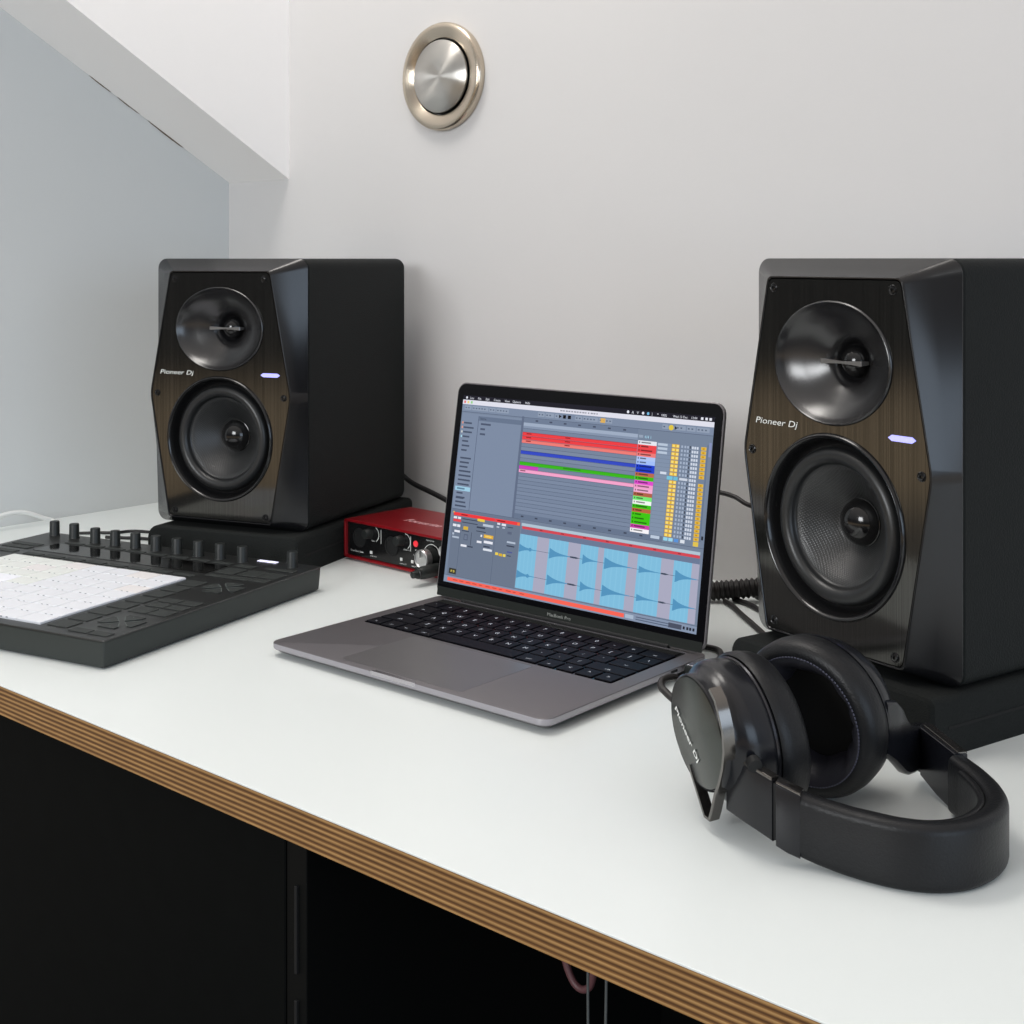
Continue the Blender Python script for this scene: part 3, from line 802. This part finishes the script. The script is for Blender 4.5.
# ------------------------------------------------------------------ pad controller
pu = empty('pad_controller', (-.9817, .6149, 0), .2387, 'flat black pad controller with glowing white pads at the far left', 'controller')
PW, PD, PZ = .378, .304, .0246
b = new_bm()
def pr_(ins, z): return [Vector((x, y, z)) for x, y in rrect(-PW + ins, -ins, ins, PD - ins, max(.003 - ins, .0012), 3)]
add_rings(b, [pr_(.0035, .0010), pr_(.002, .0022), pr_(.0003, PZ - .0028), pr_(.0003, PZ - .0018), pr_(.0012, PZ - .0016)])
obj('body', b, mat('controller_body', (0.026, 0.031, 0.029), rough=.5, spec=.35), pu, smooth=30)
b = new_bm(); add_rings(b, [pr_(.0012, PZ - .0017), pr_(0, PZ - .0014), pr_(0, PZ - .0004), pr_(.0006, PZ)])
obj('top_plate', b, M['push_top'], pu, smooth=30)
for x, y in ((-.35, .03), (-.03, .03), (-.35, .275), (-.03, .275)):
    b = new_bm(); lathe(b, [(0, .007), (.0022, .0075)], (x, y, 0), (0, 0, 1), (1, 0, 0), (0, 1, 0), 20, cap0=True, cap1=True)
    obj('foot', b, M['rubber'], pu)
PX0, PX1, PY0, PY1 = -.3185, -.0845, .0125, .1975
b = new_bm(); prism(b, rrect(PX0, PX1, PY0, PY1, .001), PZ, PZ + .0010); obj('pad_sheet', b, M['sheet'], pu, smooth=0, label='pale sheet between the pads')
px, py = (PX1 - PX0) / 8, (PY1 - PY0) / 8
for i in range(8):
    for j in range(8):
        b = new_bm()
        x0, y0 = PX0 + i * px, PY0 + j * py
        add_box(b, x0 + .0005, x0 + px - .0005, y0 + .0005, y0 + py - .0005, PZ + .0010, PZ + .0019, .0005, 1)
        if i < 7 or j > 0:
            for dx in (.0034, -.0034):
                add_box(b, x0 + px / 2 + dx - .0010, x0 + px / 2 + dx + .0010, y0 + .0001, y0 + .0006, PZ + .0012, PZ + .00194, mi=1)
        m = M['pad']
        if (i, j) in ((2, 4),): m = M['pad_lit']
        elif (i, j) in ((2, 6), (3, 7), (7, 5), (1, 4), (6, 7)): m = M['pad_pink']
        elif i < 4 and j > 3: m = M['pad_green']
        obj('pad', b, [m, M['pad_tick']], pu, smooth=0)
b = new_bm(); prism(b, rrect(-.3215, -.0845, .2255, .2605, .001), PZ, PZ + .0004); obj('display', b, mat('display_glass', (.003, .003, .003), rough=.07, spec=.5), pu, smooth=0, label='dark glossy display strip')
def button(x0, x1, y0, y1, m='button', mark=None):
    b = new_bm(); add_box(b, x0, x1, y0, y1, PZ, PZ + .0007, .0004, 1)
    if mark: mark(b)
    obj('button', b, [M[m], M['grey_ink']], pu, smooth=0)
for i in range(8):
    x0 = PX0 + i * px + .002
    button(x0, x0 + px - .004, .2655, .2725); button(x0, x0 + px - .004, .2065, .2150)
for j in range(8):
    button(-.0790, -.0560, PY0 + j * py + .002, PY0 + (j + 1) * py - .002)
    button(-.3690, -.3540, PY0 + j * py + .002, PY0 + (j + 1) * py - .002)
for x0, x1, y0, y1 in ((-.0795, -.0535, .2180, .2270), (-.0530, -.0290, .2180, .2290), (-.0280, -.0060, .2190, .2300), (-.0795, -.0560, .2320, .2560), (-.0520, -.0290, .2335, .2560), (-.0280, -.0060, .2350, .2560), (-.0430, -.0080, .2660, .2740), (-.0795, -.0560, .2620, .2720),
                       (-.0500, -.0290, .0800, .0980), (-.0275, -.0065, .0800, .0980), (-.0500, -.0290, .1020, .1150), (-.0275, -.0065, .1020, .1150), (-.0500, -.0290, .1190, .1320), (-.0275, -.0065, .1190, .1320), (-.0500, -.0290, .0095, .0200), (-.0275, -.0065, .0095, .0200), (-.3690, -.3300, .2060, .2160), (-.3690, -.3300, .2260, .2360), (-.3690, -.3300, .2400, .2500)):
    button(x0, x1, y0, y1)
button(-.0735, -.0495, .2925, .2985, 'lit_white')
def cross(cx, cy, s):
    for a in range(4):
        def mk(b, a=a):
            q = Matrix.Rotation(a * pi / 2, 4, 'Z')
            for p in ([(.003, .0004), (.013, .0086), (.0136, .0082), (.0036, 0)], [(.003, -.0004), (.013, -.0086), (.0136, -.0082), (.0036, 0)], [(.013, -.0002), (.0155, .0022), (.0158, .0018), (.0136, -.0004)]):
                vs = [b.verts.new(q @ Vector((x * s, y * s, 0)) + Vector((cx, cy, PZ + .00085))) for x, y in p]
                f = b.faces.new(vs); f.material_index = 1
        b = new_bm()
        q = Matrix.Rotation(a * pi / 2, 4, 'Z')
        prism(b, [tuple((q @ Vector((x * s, y * s, 0)) + Vector((cx, cy, 0)))[:2]) for x, y in ((.0035, 0), (.014, .0088), (.0185, .0088), (.0185, -.0088), (.014, -.0088))], PZ, PZ + .0007)
        mk(b)
        obj('arrow_button', b, [M['button'], M['grey_ink']], pu, smooth=0, recalc=False)
cross(-.0290, .1860, 1.05); cross(-.0275, .0500, 1.05)
b = new_bm(); prism(b, rrect(-.3480, -.3290, .0125, .1500, .001), PZ, PZ + .0005); obj('touch_strip', b, M['gloss'], pu, smooth=0)
for x, y in [(-.3595, .2930), (-.3285, .2920)] + [(-.2893 + .0291 * i, .2843) for i in range(8)] + [(-.0250, .2880)]:
    b = new_bm()
    lathe(b, [(0, .0060), (.0012, .0056), (.0150, .0054), (.0160, .0049), (.0162, .0001)], (x, y, PZ), (0, 0, 1), (1, 0, 0), (0, 1, 0), 28, cap1=True)
    obj('knob', b, M['black_plastic'], pu, smooth=40)

# ------------------------------------------------------------------ red audio interface
fi = empty('audio_interface', (-1.1480, 1.0240, 0), -.037, 'red metal audio interface with silver knobs beside the left speaker', 'audio interface')
IW, IH, ID = .185, .0455, .0985
b = new_bm()
prf = rrect(0, IW, .0022, IH, .003, 3)
def ir(y, ins): return [Vector((IW / 2 + (x - IW / 2) * (1 - 2 * ins / IW), y, IH / 2 + .001 + (z - IH / 2 - .001) * (1 - 2 * ins / IH))) for x, z in prf]
add_rings(b, [ir(.0060, .0034), ir(.0006, .0028), ir(0, .0022), ir(0, .0006), ir(.0008, 0), ir(ID, 0)], True, True, True)
obj('case', b, M['red_case'], fi, smooth=35, label='red metal case')
for x0 in (.008, .150):
    b = new_bm(); add_box(b, x0, x0 + .026, .02, .08, 0, .0024); obj('foot', b, M['rubber'], fi, smooth=0)
b = new_bm(); add_box(b, .0032, IW - .0032, .0034, .0062, .0056, IH - .0034); fp = obj('front_panel', b, M['gloss'], fi, smooth=0, label='black front panel')
FN = (0, -1, 0)
def turn(name, x, z, pr, m, seg=32, lab=None):
    b = new_bm(); lathe(b, pr, (x, .0034, z), FN, U, V, seg, cap1=True)
    o = obj(name, b, m, fi, smooth=45)
    if lab: o['label'] = lab
    return o
turn('gain_knob', .0405, .0335, [(0, .0062), (.001, .0058), (.007, .0052), (.0080, .0046), (.0081, .0001)], M['black_plastic'])
turn('gain_knob', .0920, .0330, [(0, .0062), (.001, .0058), (.007, .0052), (.0080, .0046), (.0081, .0001)], M['black_plastic'])
turn('input_jack', .0240, .0265, [(0, .0108), (.0012, .0105), (.0012, .0088), (.0002, .0086), (.0002, .0001)], M['matte_black'])
turn('input_jack', .0775, .0245, [(0, .0108), (.0012, .0105), (.0012, .0088), (.0002, .0086), (.0002, .0001)], M['matte_black'])
turn('indicator_light', .1160, .0328, [(0, .0034), (.0008, .0033), (.0012, .0020), (.0013, .0001)], M['red_led'], 20, 'red lit button')
def knob_silver(x, z, r, d):
    b = new_bm(); lathe(b, [(0, r * .95), (d * .5, r * .95), (d * .5, r), (d - .0012, r), (d - .0003, r * .93), (d, r * .80), (d - .001, r * .74), (d - .0012, .0001)], (x, .0034, z), FN, U, V, 36, cap1=True)
    o = obj('monitor_knob', b, M['silver'], fi, smooth=30); o['label'] = 'silver ribbed knob'
    bb = new_bm(); lathe(bb, [(0, r * 1.04), (d * .48, r * 1.0)], (x, .0034, z), FN, U, V, 36, cap1=True); obj('knob_base', bb, M['black_plastic'], o)
    b2 = new_bm(); prism(b2, [(x - .0006, z + r * .2), (x + .0006, z + r * .2), (x + .0006, z + r * .9), (x - .0006, z + r * .9)], 0, .0004, Matrix(((1, 0, 0, 0), (0, 0, -1, .0034 - d), (0, 1, 0, 0), (0, 0, 0, 1)))); obj('pointer', b2, M['black_plastic'], o, smooth=0)
knob_silver(.1410, .0225, .0100, .0170); knob_silver(.1690, .0340, .0058, .0130)
b = new_bm()
ex, ey = (1, 0, 0), (0, 0, 1)
yy = .0033
add_text(b, 'Scarlett', (.0085, yy, .0100), ex, ey, width=.0140, height=.0020)
add_text(b, 'Solo', (.0240, yy, .0100), ex, ey, width=.0060, height=.0020, bold=.03)
add_text(b, 'Gain 1', (.0440, yy, .0255), ex, ey, width=.0085, height=.0014)
add_text(b, 'Gain 2', (.0965, yy, .0235), ex, ey, width=.0095, height=.0014)
add_text(b, 'LINE INST', (.0420, yy, .0085), ex, ey, width=.0105, height=.0013); add_text(b, 'LINE INST', (.0905, yy, .0075), ex, ey, width=.0105, height=.0013); add_text(b, 'DIRECT', (.1095, yy, .0075), ex, ey, width=.0080, height=.0013)
add_text(b, 'MONITOR', (.1325, yy, .0385), ex, ey, width=.0120, height=.0013); add_text(b, 'USB', (.1125, yy, .0195), ex, ey, width=.0070, height=.0020); add_text(b, '48V', (.1145, yy, .0255), ex, ey, width=.0035, height=.0012)
for x, z0, z1 in ((.0595, .0245, .0400), (.1075, .0235, .0395)): prism(b, [(x, z0), (x + .0006, z0), (x + .0006, z1), (x, z1)], 0, .0002, Matrix(((1, 0, 0, 0), (0, 0, -1, yy + .0001), (0, 1, 0, 0), (0, 0, 0, 1))))
for x, z, r, a0, a1 in ((.0480, .0335, .0078, -60, 70), (.0990, .0330, .0078, -60, 90), (.1410, .0225, .0128, 20, 160)):
    for k in range(10):
        A, B = radians(a0 + (a1 - a0) * k / 10), radians(a0 + (a1 - a0) * (k + 1) / 10)
        f = b.faces.new([b.verts.new((x + q * cos(t), yy, z + q * sin(t))) for q, t in ((r, A), (r + .0007, A), (r + .0007, B), (r, B))])
obj('lettering', b, M['white_ink'], fp, smooth=0, recalc=False)
for x, z in ((.0440, .0130), (.0935, .0130), (.1110, .0130)):
    b = new_bm(); add_box(b, x - .0019, x + .0019, .0022, .0034, z - .0017, z + .0017, .0004, 1); obj('button', b, M['white_ink'], fi, smooth=0, label='small pale button')
b = new_bm(); add_text(b, 'Focusrite', (.060, .036, IH + .0003), ex, (0, 1, 0), width=.056, height=.0115, shear=.15, bold=.015); obj('lettering', b, mat('pale_pink_ink', (232, 176, 180), rough=.4), fi, smooth=0, label='pale lettering on the lid')

# jack plug and its cable in front of the interface
jp = empty('jack_plug', (-.9915, 1.0185, .0130), -.037, 'black jack plug pushed into the front of the red interface', 'plug')
b = new_bm(); lathe(b, [(.0, .0060), (.004, .0068), (.024, .0068), (.029, .0060), (.031, .0042), (.039, .0036), (.040, .0001)], (0, 0, 0), (0, -1, 0), U, V, 24, cap0=True, cap1=True); obj('plug_body', b, M['black_plastic'], jp)
b = new_bm(); lathe(b, [(.0300, .0052), (.0306, .0054), (.0326, .0052), (.0330, .0046)], (0, 0, 0), (0, -1, 0), U, V, 24); obj('grip_ring', b, M['rubber'], jp)

# ------------------------------------------------------------------ headphones
def frm(az, el):
    az, el = radians(az), radians(el)
    n = Vector((cos(el) * cos(az), cos(el) * sin(az), sin(el)))
    e1 = n.cross(Vector((0, 0, 1))).normalized(); e2 = e1.cross(n)
    return n, e1, e2
HPO = Vector((-.40, .74, 0))
hp = empty('headphones', HPO, 0, 'black over-ear headphones lying on the desk before the right speaker', 'headphones')
def HO(name, b, m, smooth=45, parent=None, **k):
    for v in b.verts: v.co -= HPO
    return obj(name, b, m, parent or hp, smooth=smooth, **k)
# left cup (nearest)
nL, aL, bL = frm(61, 6)
CL = Vector((-.4448, .6738, .0579))
sh = Vector((.0166, .0544, -.0089)) / .0544
b = new_bm()
lathe(b, [(.0004, .0318), (-.0004, .0328), (.0006, .0338), (.0040, .0342), (.0085, .0352), (.0115, .0385), (.0150, .0412), (.0200, .0425), (.0280, .0430), (.0318, .0430), (.0330, .0422), (.0340, .0300)], CL, nL, aL, bL, 96, shear=sh)
HO('ear_cup', b, M['hp_plastic'])
# spun plate: own local frame so the turning marks run round its centre
b = new_bm(); lathe(b, [(.0010, .0322), (-.0003, .0321), (-.0006, .0316), (-.0003, .0006)], (0, 0, 0), (0, 0, 1), (1, 0, 0), (0, 1, 0), 72, cap1=True)
plt = obj('cup_plate', b, M['spun_black'], hp, smooth=40, label='spun dark metal plate with maker lettering')
ML = Matrix((( aL.x, bL.x, nL.x), (aL.y, bL.y, nL.y), (aL.z, bL.z, nL.z))).to_4x4()
if ML.determinant() < 0:
    ML = Matrix(((-aL.x, bL.x, nL.x), (-aL.y, bL.y, nL.y), (-aL.z, bL.z, nL.z))).to_4x4()
plt.matrix_local = Matrix.Translation(CL - HPO) @ ML
b = new_bm()
tdir = (aL * .70 + bL * -.714).normalized(); tup = (aL * .714 + bL * .70).normalized()
add_text(b, 'Pioneer Dj', CL + nL * -.0010 + aL * -.0262 + bL * .0062, tdir, tup, width=.0350, height=.0036, bold=.02)
HO('lettering', b, M['white_ink'], 0, label='white maker lettering', recalc=False)
b = new_bm(); lathe(b, [(.0318, .0432), (.0330, .0440), (.0344, .0437)], CL, nL, aL, bL, 96, shear=sh); HO('cup_rim', b, M['hp_metal_dark'])
def cushion(C, n, a, bb, r, d, sgn, shear=None):
    """sgn=+1: cushion grows along +n from t=0"""
    b = new_bm()
    pr = [(0, r * .94), (d * .10, r * .985), (d * .35, r), (d * .65, r * .995), (d * .85, r * .965), (d * .96, r * .91), (d, r * .85), (d * .985, r * .805)]
    lathe(b, [(sgn * t, q) for t, q in pr], C, n, a, bb, 96, shear=shear)
    HO('ear_cushion', b, M['leather'], 60)
    b = new_bm()
    # inner wall with soft creases
    rings = []
    for t, q in [(d * .985, .805), (d * .94, .77), (d * .85, .72), (d * .70, .66), (d * .5, .60), (d * .3, .565), (d * .05, .55)]:
        c = Vector(C) + Vector(shear if shear is not None else n) * (sgn * t)
        ring = []
        for i in range(96):
            A = 2 * pi * i / 96
            k = (.985 * d - t) / d
            rr = r * q * (1 + .030 * min(1, k * 3) * sin(11 * A + 3 * sin(2 * A)))
            ring.append(c + a * (rr * cos(A)) + bb * (rr * sin(A)))
        rings.append(ring)
    add_rings(b, rings, True, False, False)
    HO('cushion_inner', b, M['leather_in'], 60)
    b = new_bm(); c = Vector(C) + Vector(shear if shear is not None else n) * (sgn * d * .06)
    f = b.faces.new([b.verts.new(c + a * (r * .56 * cos(2 * pi * i / 48)) + bb * (r * .56 * sin(2 * pi * i / 48))) for i in range(48)])
    HO('driver_cloth', b, M['hp_dark'], 0, recalc=False)
    b = new_bm()
    c = Vector(C) + Vector(shear if shear is not None else n) * (sgn * d * .985)
    N_ = 110
    for i in range(N_):
        A0, A1 = 2 * pi * i / N_, 2 * pi * (i + .62) / N_
        tube(b, [c + a * (r * .812 * cos(t)) + bb * (r * .812 * sin(t)) + Vector(n) * (sgn * .0004) for t in (A0, (A0 + A1) / 2, A1)], .00045, 5, 1, smooth=False)
    HO('stitching', b, M['stitch'], 0)
CLp = CL + sh * .0345
cushion(CLp, nL, aL, bL, .0475, .0225, 1, sh)
# right cup
nR, aR, bR = frm(85, 6)
CR = Vector((-.4190, .7510, .0500))
RR = .0498
cushion(CR + nR * .021, nR, aR, bR, RR, .021, -1)
b = new_bm()
lathe(b, [(.0205, RR * .7), (.0210, RR * .97), (.0235, RR * .97), (.0245, RR * .93), (.030, RR * .92), (.037, RR * .86), (.044, RR * .76), (.049, RR * .68), (.0505, RR * .64), (.0508, .0005)], CR, nR, aR, bR, 96, cap1=True)
HO('ear_cup', b, M['hp_plastic'])
# yokes
b = new_bm()
path = [(23, 33), (29, 28), (31.5, 22), (34.5, 12), (34, 0), (30, -11), (24, -22), (18, -30), (11, -43), (7, -49.5), (1, -49.5), (-4, -41), (-11.5, -28.5), (-13.5, -24)]
rings = []
for i, (x, y) in enumerate(path):
    p0 = Vector(path[max(0, i - 1)]); p1 = Vector(path[min(len(path) - 1, i + 1)])
    d = (p1 - p0).normalized(); nn = Vector((-d.y, d.x)) * 1.1
    t0, t1 = -.0012, (.0060 if i < 7 else .0052)
    def pt(q, t): return CL + aL * (q[0] * .001) + bL * (q[1] * .001) + nL * t
    q = Vector((x, y))
    rings.append([pt(q - nn, t0), pt(q + nn, t0), pt(q + nn, t1), pt(q - nn, t1)])
add_rings(b, rings)
bmesh.ops.bevel(b, geom=[e for e in b.edges if e.calc_face_angle(0) > 1.0], offset=.0004, segments=1, affect='EDGES')
HO('yoke', b, M['hp_metal'], 30, label='polished grey metal yoke')
def wall(rows_, th, name, m, bev=.0012, parent=None, smooth=35, **k):
    """vertical slab along a path: rows_ = (x, y, z0, z1); thickness th grows inwards (left of travel)"""
    b = new_bm(); rings = []
    for i, (x, y, z0, z1) in enumerate(rows_):
        a = Vector(rows_[max(0, i - 1)][:2]); c = Vector(rows_[min(len(rows_) - 1, i + 1)][:2])
        d = (c - a).normalized(); n_ = Vector((-d.y, d.x))
        ring = []
        r = min(th * .42, .0050) if bev is None else bev
        for u, v in rrect(0, th, z0, z1, r, 4):
            ring.append(Vector((x + n_.x * u, y + n_.y * u, v)))
        rings.append(ring)
    add_rings(b, rings)
    return HO(name, b, m, smooth, parent, **k)
wall([(-.4240, .6725, .0180, .0500), (-.4100, .6672, .0168, .0498), (-.4000, .6652, .0152, .0485), (-.3890, .6640, .0125, .0462)], .0065, 'slider_arm', M['hp_plastic'])
wall([(-.4225, .6715, .0496, .0516), (-.4100, .6670, .0496, .0517), (-.4000, .6650, .0483, .0504), (-.3892, .6638, .0461, .0480)], .0065, 'arm_trim', M['hp_metal'], .0004, label='polished grey strip')
wall([(-.3892, .6652, .0135, .0450), (-.3862, .6655, .0125, .0440)], .0050, 'arm_gap', M['matte_black'], .0005)
ob = wall([(-.3864, .6638, .0105, .0455), (-.3800, .6650, .0080, .0432), (-.3735, .6676, .0058, .0408)], .0085, 'slider_end', M['hp_plastic'])
wall([(-.3864, .6640, .0453, .0467), (-.3735, .6678, .0406, .0420)], .0085, 'arm_trim', M['hp_metal'], .0003, label='polished grey strip')
# headband
outer_p = spline([(-.3737, .6676, 0), (-.3620, .6705, 0), (-.3450, .6735, 0), (-.3230, .6770, 0), (-.3040, .6860, 0), (-.2905, .7030, 0), (-.2855, .7260, 0), (-.2885, .7480, 0), (-.2990, .7680, 0), (-.3160, .7870, 0), (-.3350, .8030, 0)], 6)
nP = len(outer_p)
rows2 = []
for i, p in enumerate(outer_p):
    t = i / (nP - 1)
    q_ = max(0.0, 1 - t * 4.5) ** 1.4
    rows2.append((p.x, p.y, .0052 * q_ + .0003, .0372 + .0034 * q_ - .0012 * t))
wall(rows2, .0130, 'headband', M['leather'], None, smooth=50, label='padded black leather headband')
b = new_bm()
tmp = []
for i in range(int(nP * .18), int(nP * .93)):
    p = outer_p[i]; a = outer_p[max(0, i - 1)]; c = outer_p[min(nP - 1, i + 1)]; d = (c - a).normalized()
    tmp.append((p.x - d.y * .0125, p.y + d.x * .0125, .004, .0345))
wall(tmp, .0045, 'headband_cushion', M['leather'], .002, smooth=50, label='inner padding of the headband')
# right slider and hinge
wall([(-.3352, .8028, .0004, .0368), (-.3530, .8165, .0030, .0378), (-.3690, .8290, .0075, .0385)], .0085, 'slider_arm', M['hp_plastic'])
wall([(-.3352, .8028, .0366, .0376), (-.3530, .8165, .0376, .0390), (-.3690, .8290, .0384, .0400)], .0060, 'arm_trim', M['hp_metal'], .0004, label='polished grey strip')
b = new_bm(); tube(b, [(-.3745, .8315, .0085), (-.3745, .8315, .0370)], .0060, 18, 1, smooth=False); HO('hinge', b, M['hp_metal_dark'], 40)
b = new_bm()
segs = [(-.3700, .7680, .0360, .0690), (-.3690, .7790, .0290, .0670), (-.3700, .7890, .0220, .0610), (-.3712, .7970, .0165, .0530), (-.3722, .8050, .0130, .0465), (-.3735, .8150, .0110, .0415), (-.3750, .8240, .0098, .0388), (-.3765, .8320, .0095, .0375)]
rings = []
for x, y, z0, z1 in [tuple(q) + (q2,) for q, q2 in ((p[:3], p.w) for p in [Vector((a_[0], a_[1], a_[2], a_[3])) for a_ in segs])]:
    rings.append([Vector((x - u, y, v)) for u, v in rrect(0, .0075, z0, z1, .0026, 4)])
add_rings(b, rings); HO('yoke', b, M['hp_plastic'], 30, label='dark folding yoke')
# pivots on the near cup
b = new_bm(); tube(b, [CL + aL * .0400 + bL * -.0060 + nL * .0135, CL + aL * .0445 + bL * -.0075 + nL * .0125], .0042, 16, 1, smooth=False); HO('pivot', b, M['matte_black'], 40)
# cable from the near cup
b = new_bm(); tube(b, [CL + aL * -.0330 + bL * -.0020 + nL * .0060, CL + aL * -.0420 + bL * .0020 + nL * .0085], .0038, 12, 1, smooth=False, rfun=lambda t: .0042 - .0012 * t); HO('strain_relief', b, M['rubber'], 40)
b = new_bm(); tube(b, [(-.4770, .6975, .0640), (-.4850, .7000, .0665), (-.4925, .7050, .0680), (-.4970, .7150, .0690), (-.4965, .7300, .0660), (-.5020, .7600, .0450), (-.5350, .8150, .0120), (-.5800, .8700, .0030), (-.6020, .9100, .0028), (-.6100, .9400, .0028), (-.6180, .9700, .0028), (-.6300, .9880, .0028), (-.6450, .9900, .0028), (-.6700, .9850, .0028)], .0024, 10, 8)
HO('cable', b, M['cable_brown'], 60)

# plug in the laptop's right side
ap = empty('cable_plug', (-.6117 + .0006, .7355 + .1770, .0092), 0, 'small black plug in the right side port of the laptop', 'plug')
b = new_bm(); add_box(b, 0, .021, -.0062, .0062, -.0036, .0036, .0012, 2); obj('plug_body', b, M['black_plastic'], ap, smooth=30)
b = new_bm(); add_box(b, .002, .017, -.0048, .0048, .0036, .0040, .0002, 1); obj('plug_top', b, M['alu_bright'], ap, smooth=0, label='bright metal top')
b = new_bm(); tube(b, [(.020, 0, 0), (.035, .001, -.002), (.055, .004, -.0062), (.080, .010, -.0066), (.100, .030, -.0066)], .0022, 10); obj('plug_cable', b, M['cable'], ap)

# ------------------------------------------------------------------ loose cables
cord('white_cable', [(-1.56, .79, .0032), (-1.575, .815, .010), (-1.582, .840, .0175), (-1.583, .862, .0205), (-1.583, .882, .0180), (-1.581, .902, .0095), (-1.578, .916, .0036), (-1.555, .9035, .0029), (-1.50, .879, .0029), (-1.43, .850, .0040), (-1.396, .8395, .0110)], .0027, M['cable_white'], 'white cable arching up beside the left wall', 'cable')
cord('black_cable', [(-1.4900, .9000, .0020), (-1.4720, .9170, .0024), (-1.4590, .9300, .0022), (-1.4520, .9500, .0020), (-1.4250, .9620, .0020), (-1.3700, .9750, .0020), (-1.3330, .9830, .0020)], .0018, M['cable'], 'thin black cable running behind the controller to the left speaker pad', 'cable')
cord('black_cable', [(-1.4450, .9080, .0020), (-1.4250, .9200, .0020), (-1.4080, .9310, .0020), (-1.3800, .9400, .0020), (-1.3300, .9500, .0020)], .0019, M['cable'], 'short black cable lying closest behind the controller knobs', 'cable')
cord('speaker_lead', [(-1.300, 1.203, .100), (-1.255, 1.204, .073), (-1.2232, 1.203, .0562), (-1.180, 1.203, .0455), (-1.142, 1.202, .0350), (-1.08, 1.198, .016), (-1.00, 1.185, .0036), (-.92, 1.17, .0034)], .0032, M['cable'], 'black lead drooping from the back of the left speaker behind the interface', 'cable')
cord('speaker_lead', [(-.92, 1.19, .0036), (-.90, 1.19, .034), (-.85, 1.19, .080), (-.79, 1.18, .100), (-.7475, 1.17, .1012), (-.7275, 1.17, .0985), (-.708, 1.17, .0915), (-.66, 1.185, .080), (-.60, 1.202, .070), (-.55, 1.206, .072), (-.53, 1.206, .078)], .0024, M['cable'], 'thin black lead rising behind the laptop to the right speaker', 'cable')
# braided sleeve
pts = spline([(-.86, 1.110, .0090), (-.80, 1.118, .0090), (-.745, 1.125, .0100), (-.715, 1.145, .0125), (-.685, 1.168, .0150), (-.64, 1.176, .0140), (-.60, 1.180, .0110), (-.56, 1.184, .0100)], 60)
b = new_bm(); tube(b, pts, .0085, 18, 1, smooth=False, rfun=lambda t: .0088 + .0010 * sin(t * 2 * pi * 52)); tag(obj('cable_sleeve', b, M['cable_brown'], smooth=60), 'thick black spiral wrapped cable bundle lying along the back wall', 'cable')
cord('black_cable', [(-.716, 1.1330, .0030), (-.700, 1.122, .0028), (-.680, 1.104, .0026), (-.655, 1.082, .0026), (-.625, 1.055, .0026), (-.600, 1.030, .0026)], .0026, M['cable_brown'], 'black cable leaving the bundle towards the right speaker pad', 'cable')
cord('black_cable', [(-.715, 1.1480, .0026), (-.690, 1.138, .0026), (-.665, 1.122, .0026), (-.620, 1.098, .0026), (-.570, 1.080, .0026)], .0026, M['cable'], 'black cable running behind the right speaker pad, lower of two', 'cable')
cord('black_cable', [(-.700, 1.1660, .0040), (-.675, 1.150, .0030), (-.640, 1.135, .0026), (-.580, 1.118, .0026)], .0026, M['cable'], 'black cable running behind the right speaker pad, upper of two', 'cable')

# ------------------------------------------------------------------ light
def area(name, loc, target, sx, sy, power, col):
    l = bpy.data.lights.new(name, 'AREA'); l.shape = 'RECTANGLE'; l.size = sx; l.size_y = sy; l.energy = power; l.color = col
    o = bpy.data.objects.new(name, l); COL.objects.link(o); o.location = loc
    o.rotation_euler = (Vector(target) - Vector(loc)).to_track_quat('-Z', 'Y').to_euler()
    return o
area('ceiling_lamp', (-1.22, .60, 1.70), (-.90, .80, 0), .55, .55, 11.0, (1.0, .96, .91))
area('room_window', (-.72, -1.5, .78), (-1.1, 1.2, .3), .85, .65, 26.5, (.965, .985, 1.0))
area('side_window', (2.1, -.2, .55), (-.8, .8, .2), 2.2, 1.1, 25.0, (.66, .81, 1.0))
wd = bpy.data.worlds.new('room'); SC.world = wd; wd.use_nodes = True
t = wd.node_tree; bg = t.nodes['Background']
tc = t.nodes.new('ShaderNodeTexCoord'); sx = t.nodes.new('ShaderNodeSeparateXYZ'); rp = t.nodes.new('ShaderNodeValToRGB'); mr = t.nodes.new('ShaderNodeMapRange')
mr.inputs['From Min'].default_value = -1; mr.inputs['From Max'].default_value = 1
t.links.new(tc.outputs['Generated'], sx.inputs[0]); t.links.new(sx.outputs['Z'], mr.inputs['Value']); t.links.new(mr.outputs[0], rp.inputs[0]); t.links.new(rp.outputs[0], bg.inputs['Color'])
e = rp.color_ramp.elements
e[0].position = 0.0; e[0].color = (.42, .36, .32, 1)
e[1].position = 1.0; e[1].color = (1.0, .93, .88, 1)
x = e.new(.405); x.color = (.26, .23, .20, 1)
x = e.new(.422); x.color = (.92, .70, .46, 1)
x = e.new(.447); x.color = (.88, .67, .45, 1)
x = e.new(.463); x.color = (.07, .07, .07, 1)
x = e.new(.52); x.color = (.07, .07, .075, 1)
x = e.new(.60); x.color = (.36, .365, .37, 1)
bg.inputs['Strength'].default_value = 1.0

SC.view_settings.view_transform = 'Standard'
SC.view_settings.look = 'None'
SC.view_settings.exposure = 0.0
SC.view_settings.gamma = 1.0
SC.view_settings.use_curve_mapping = False
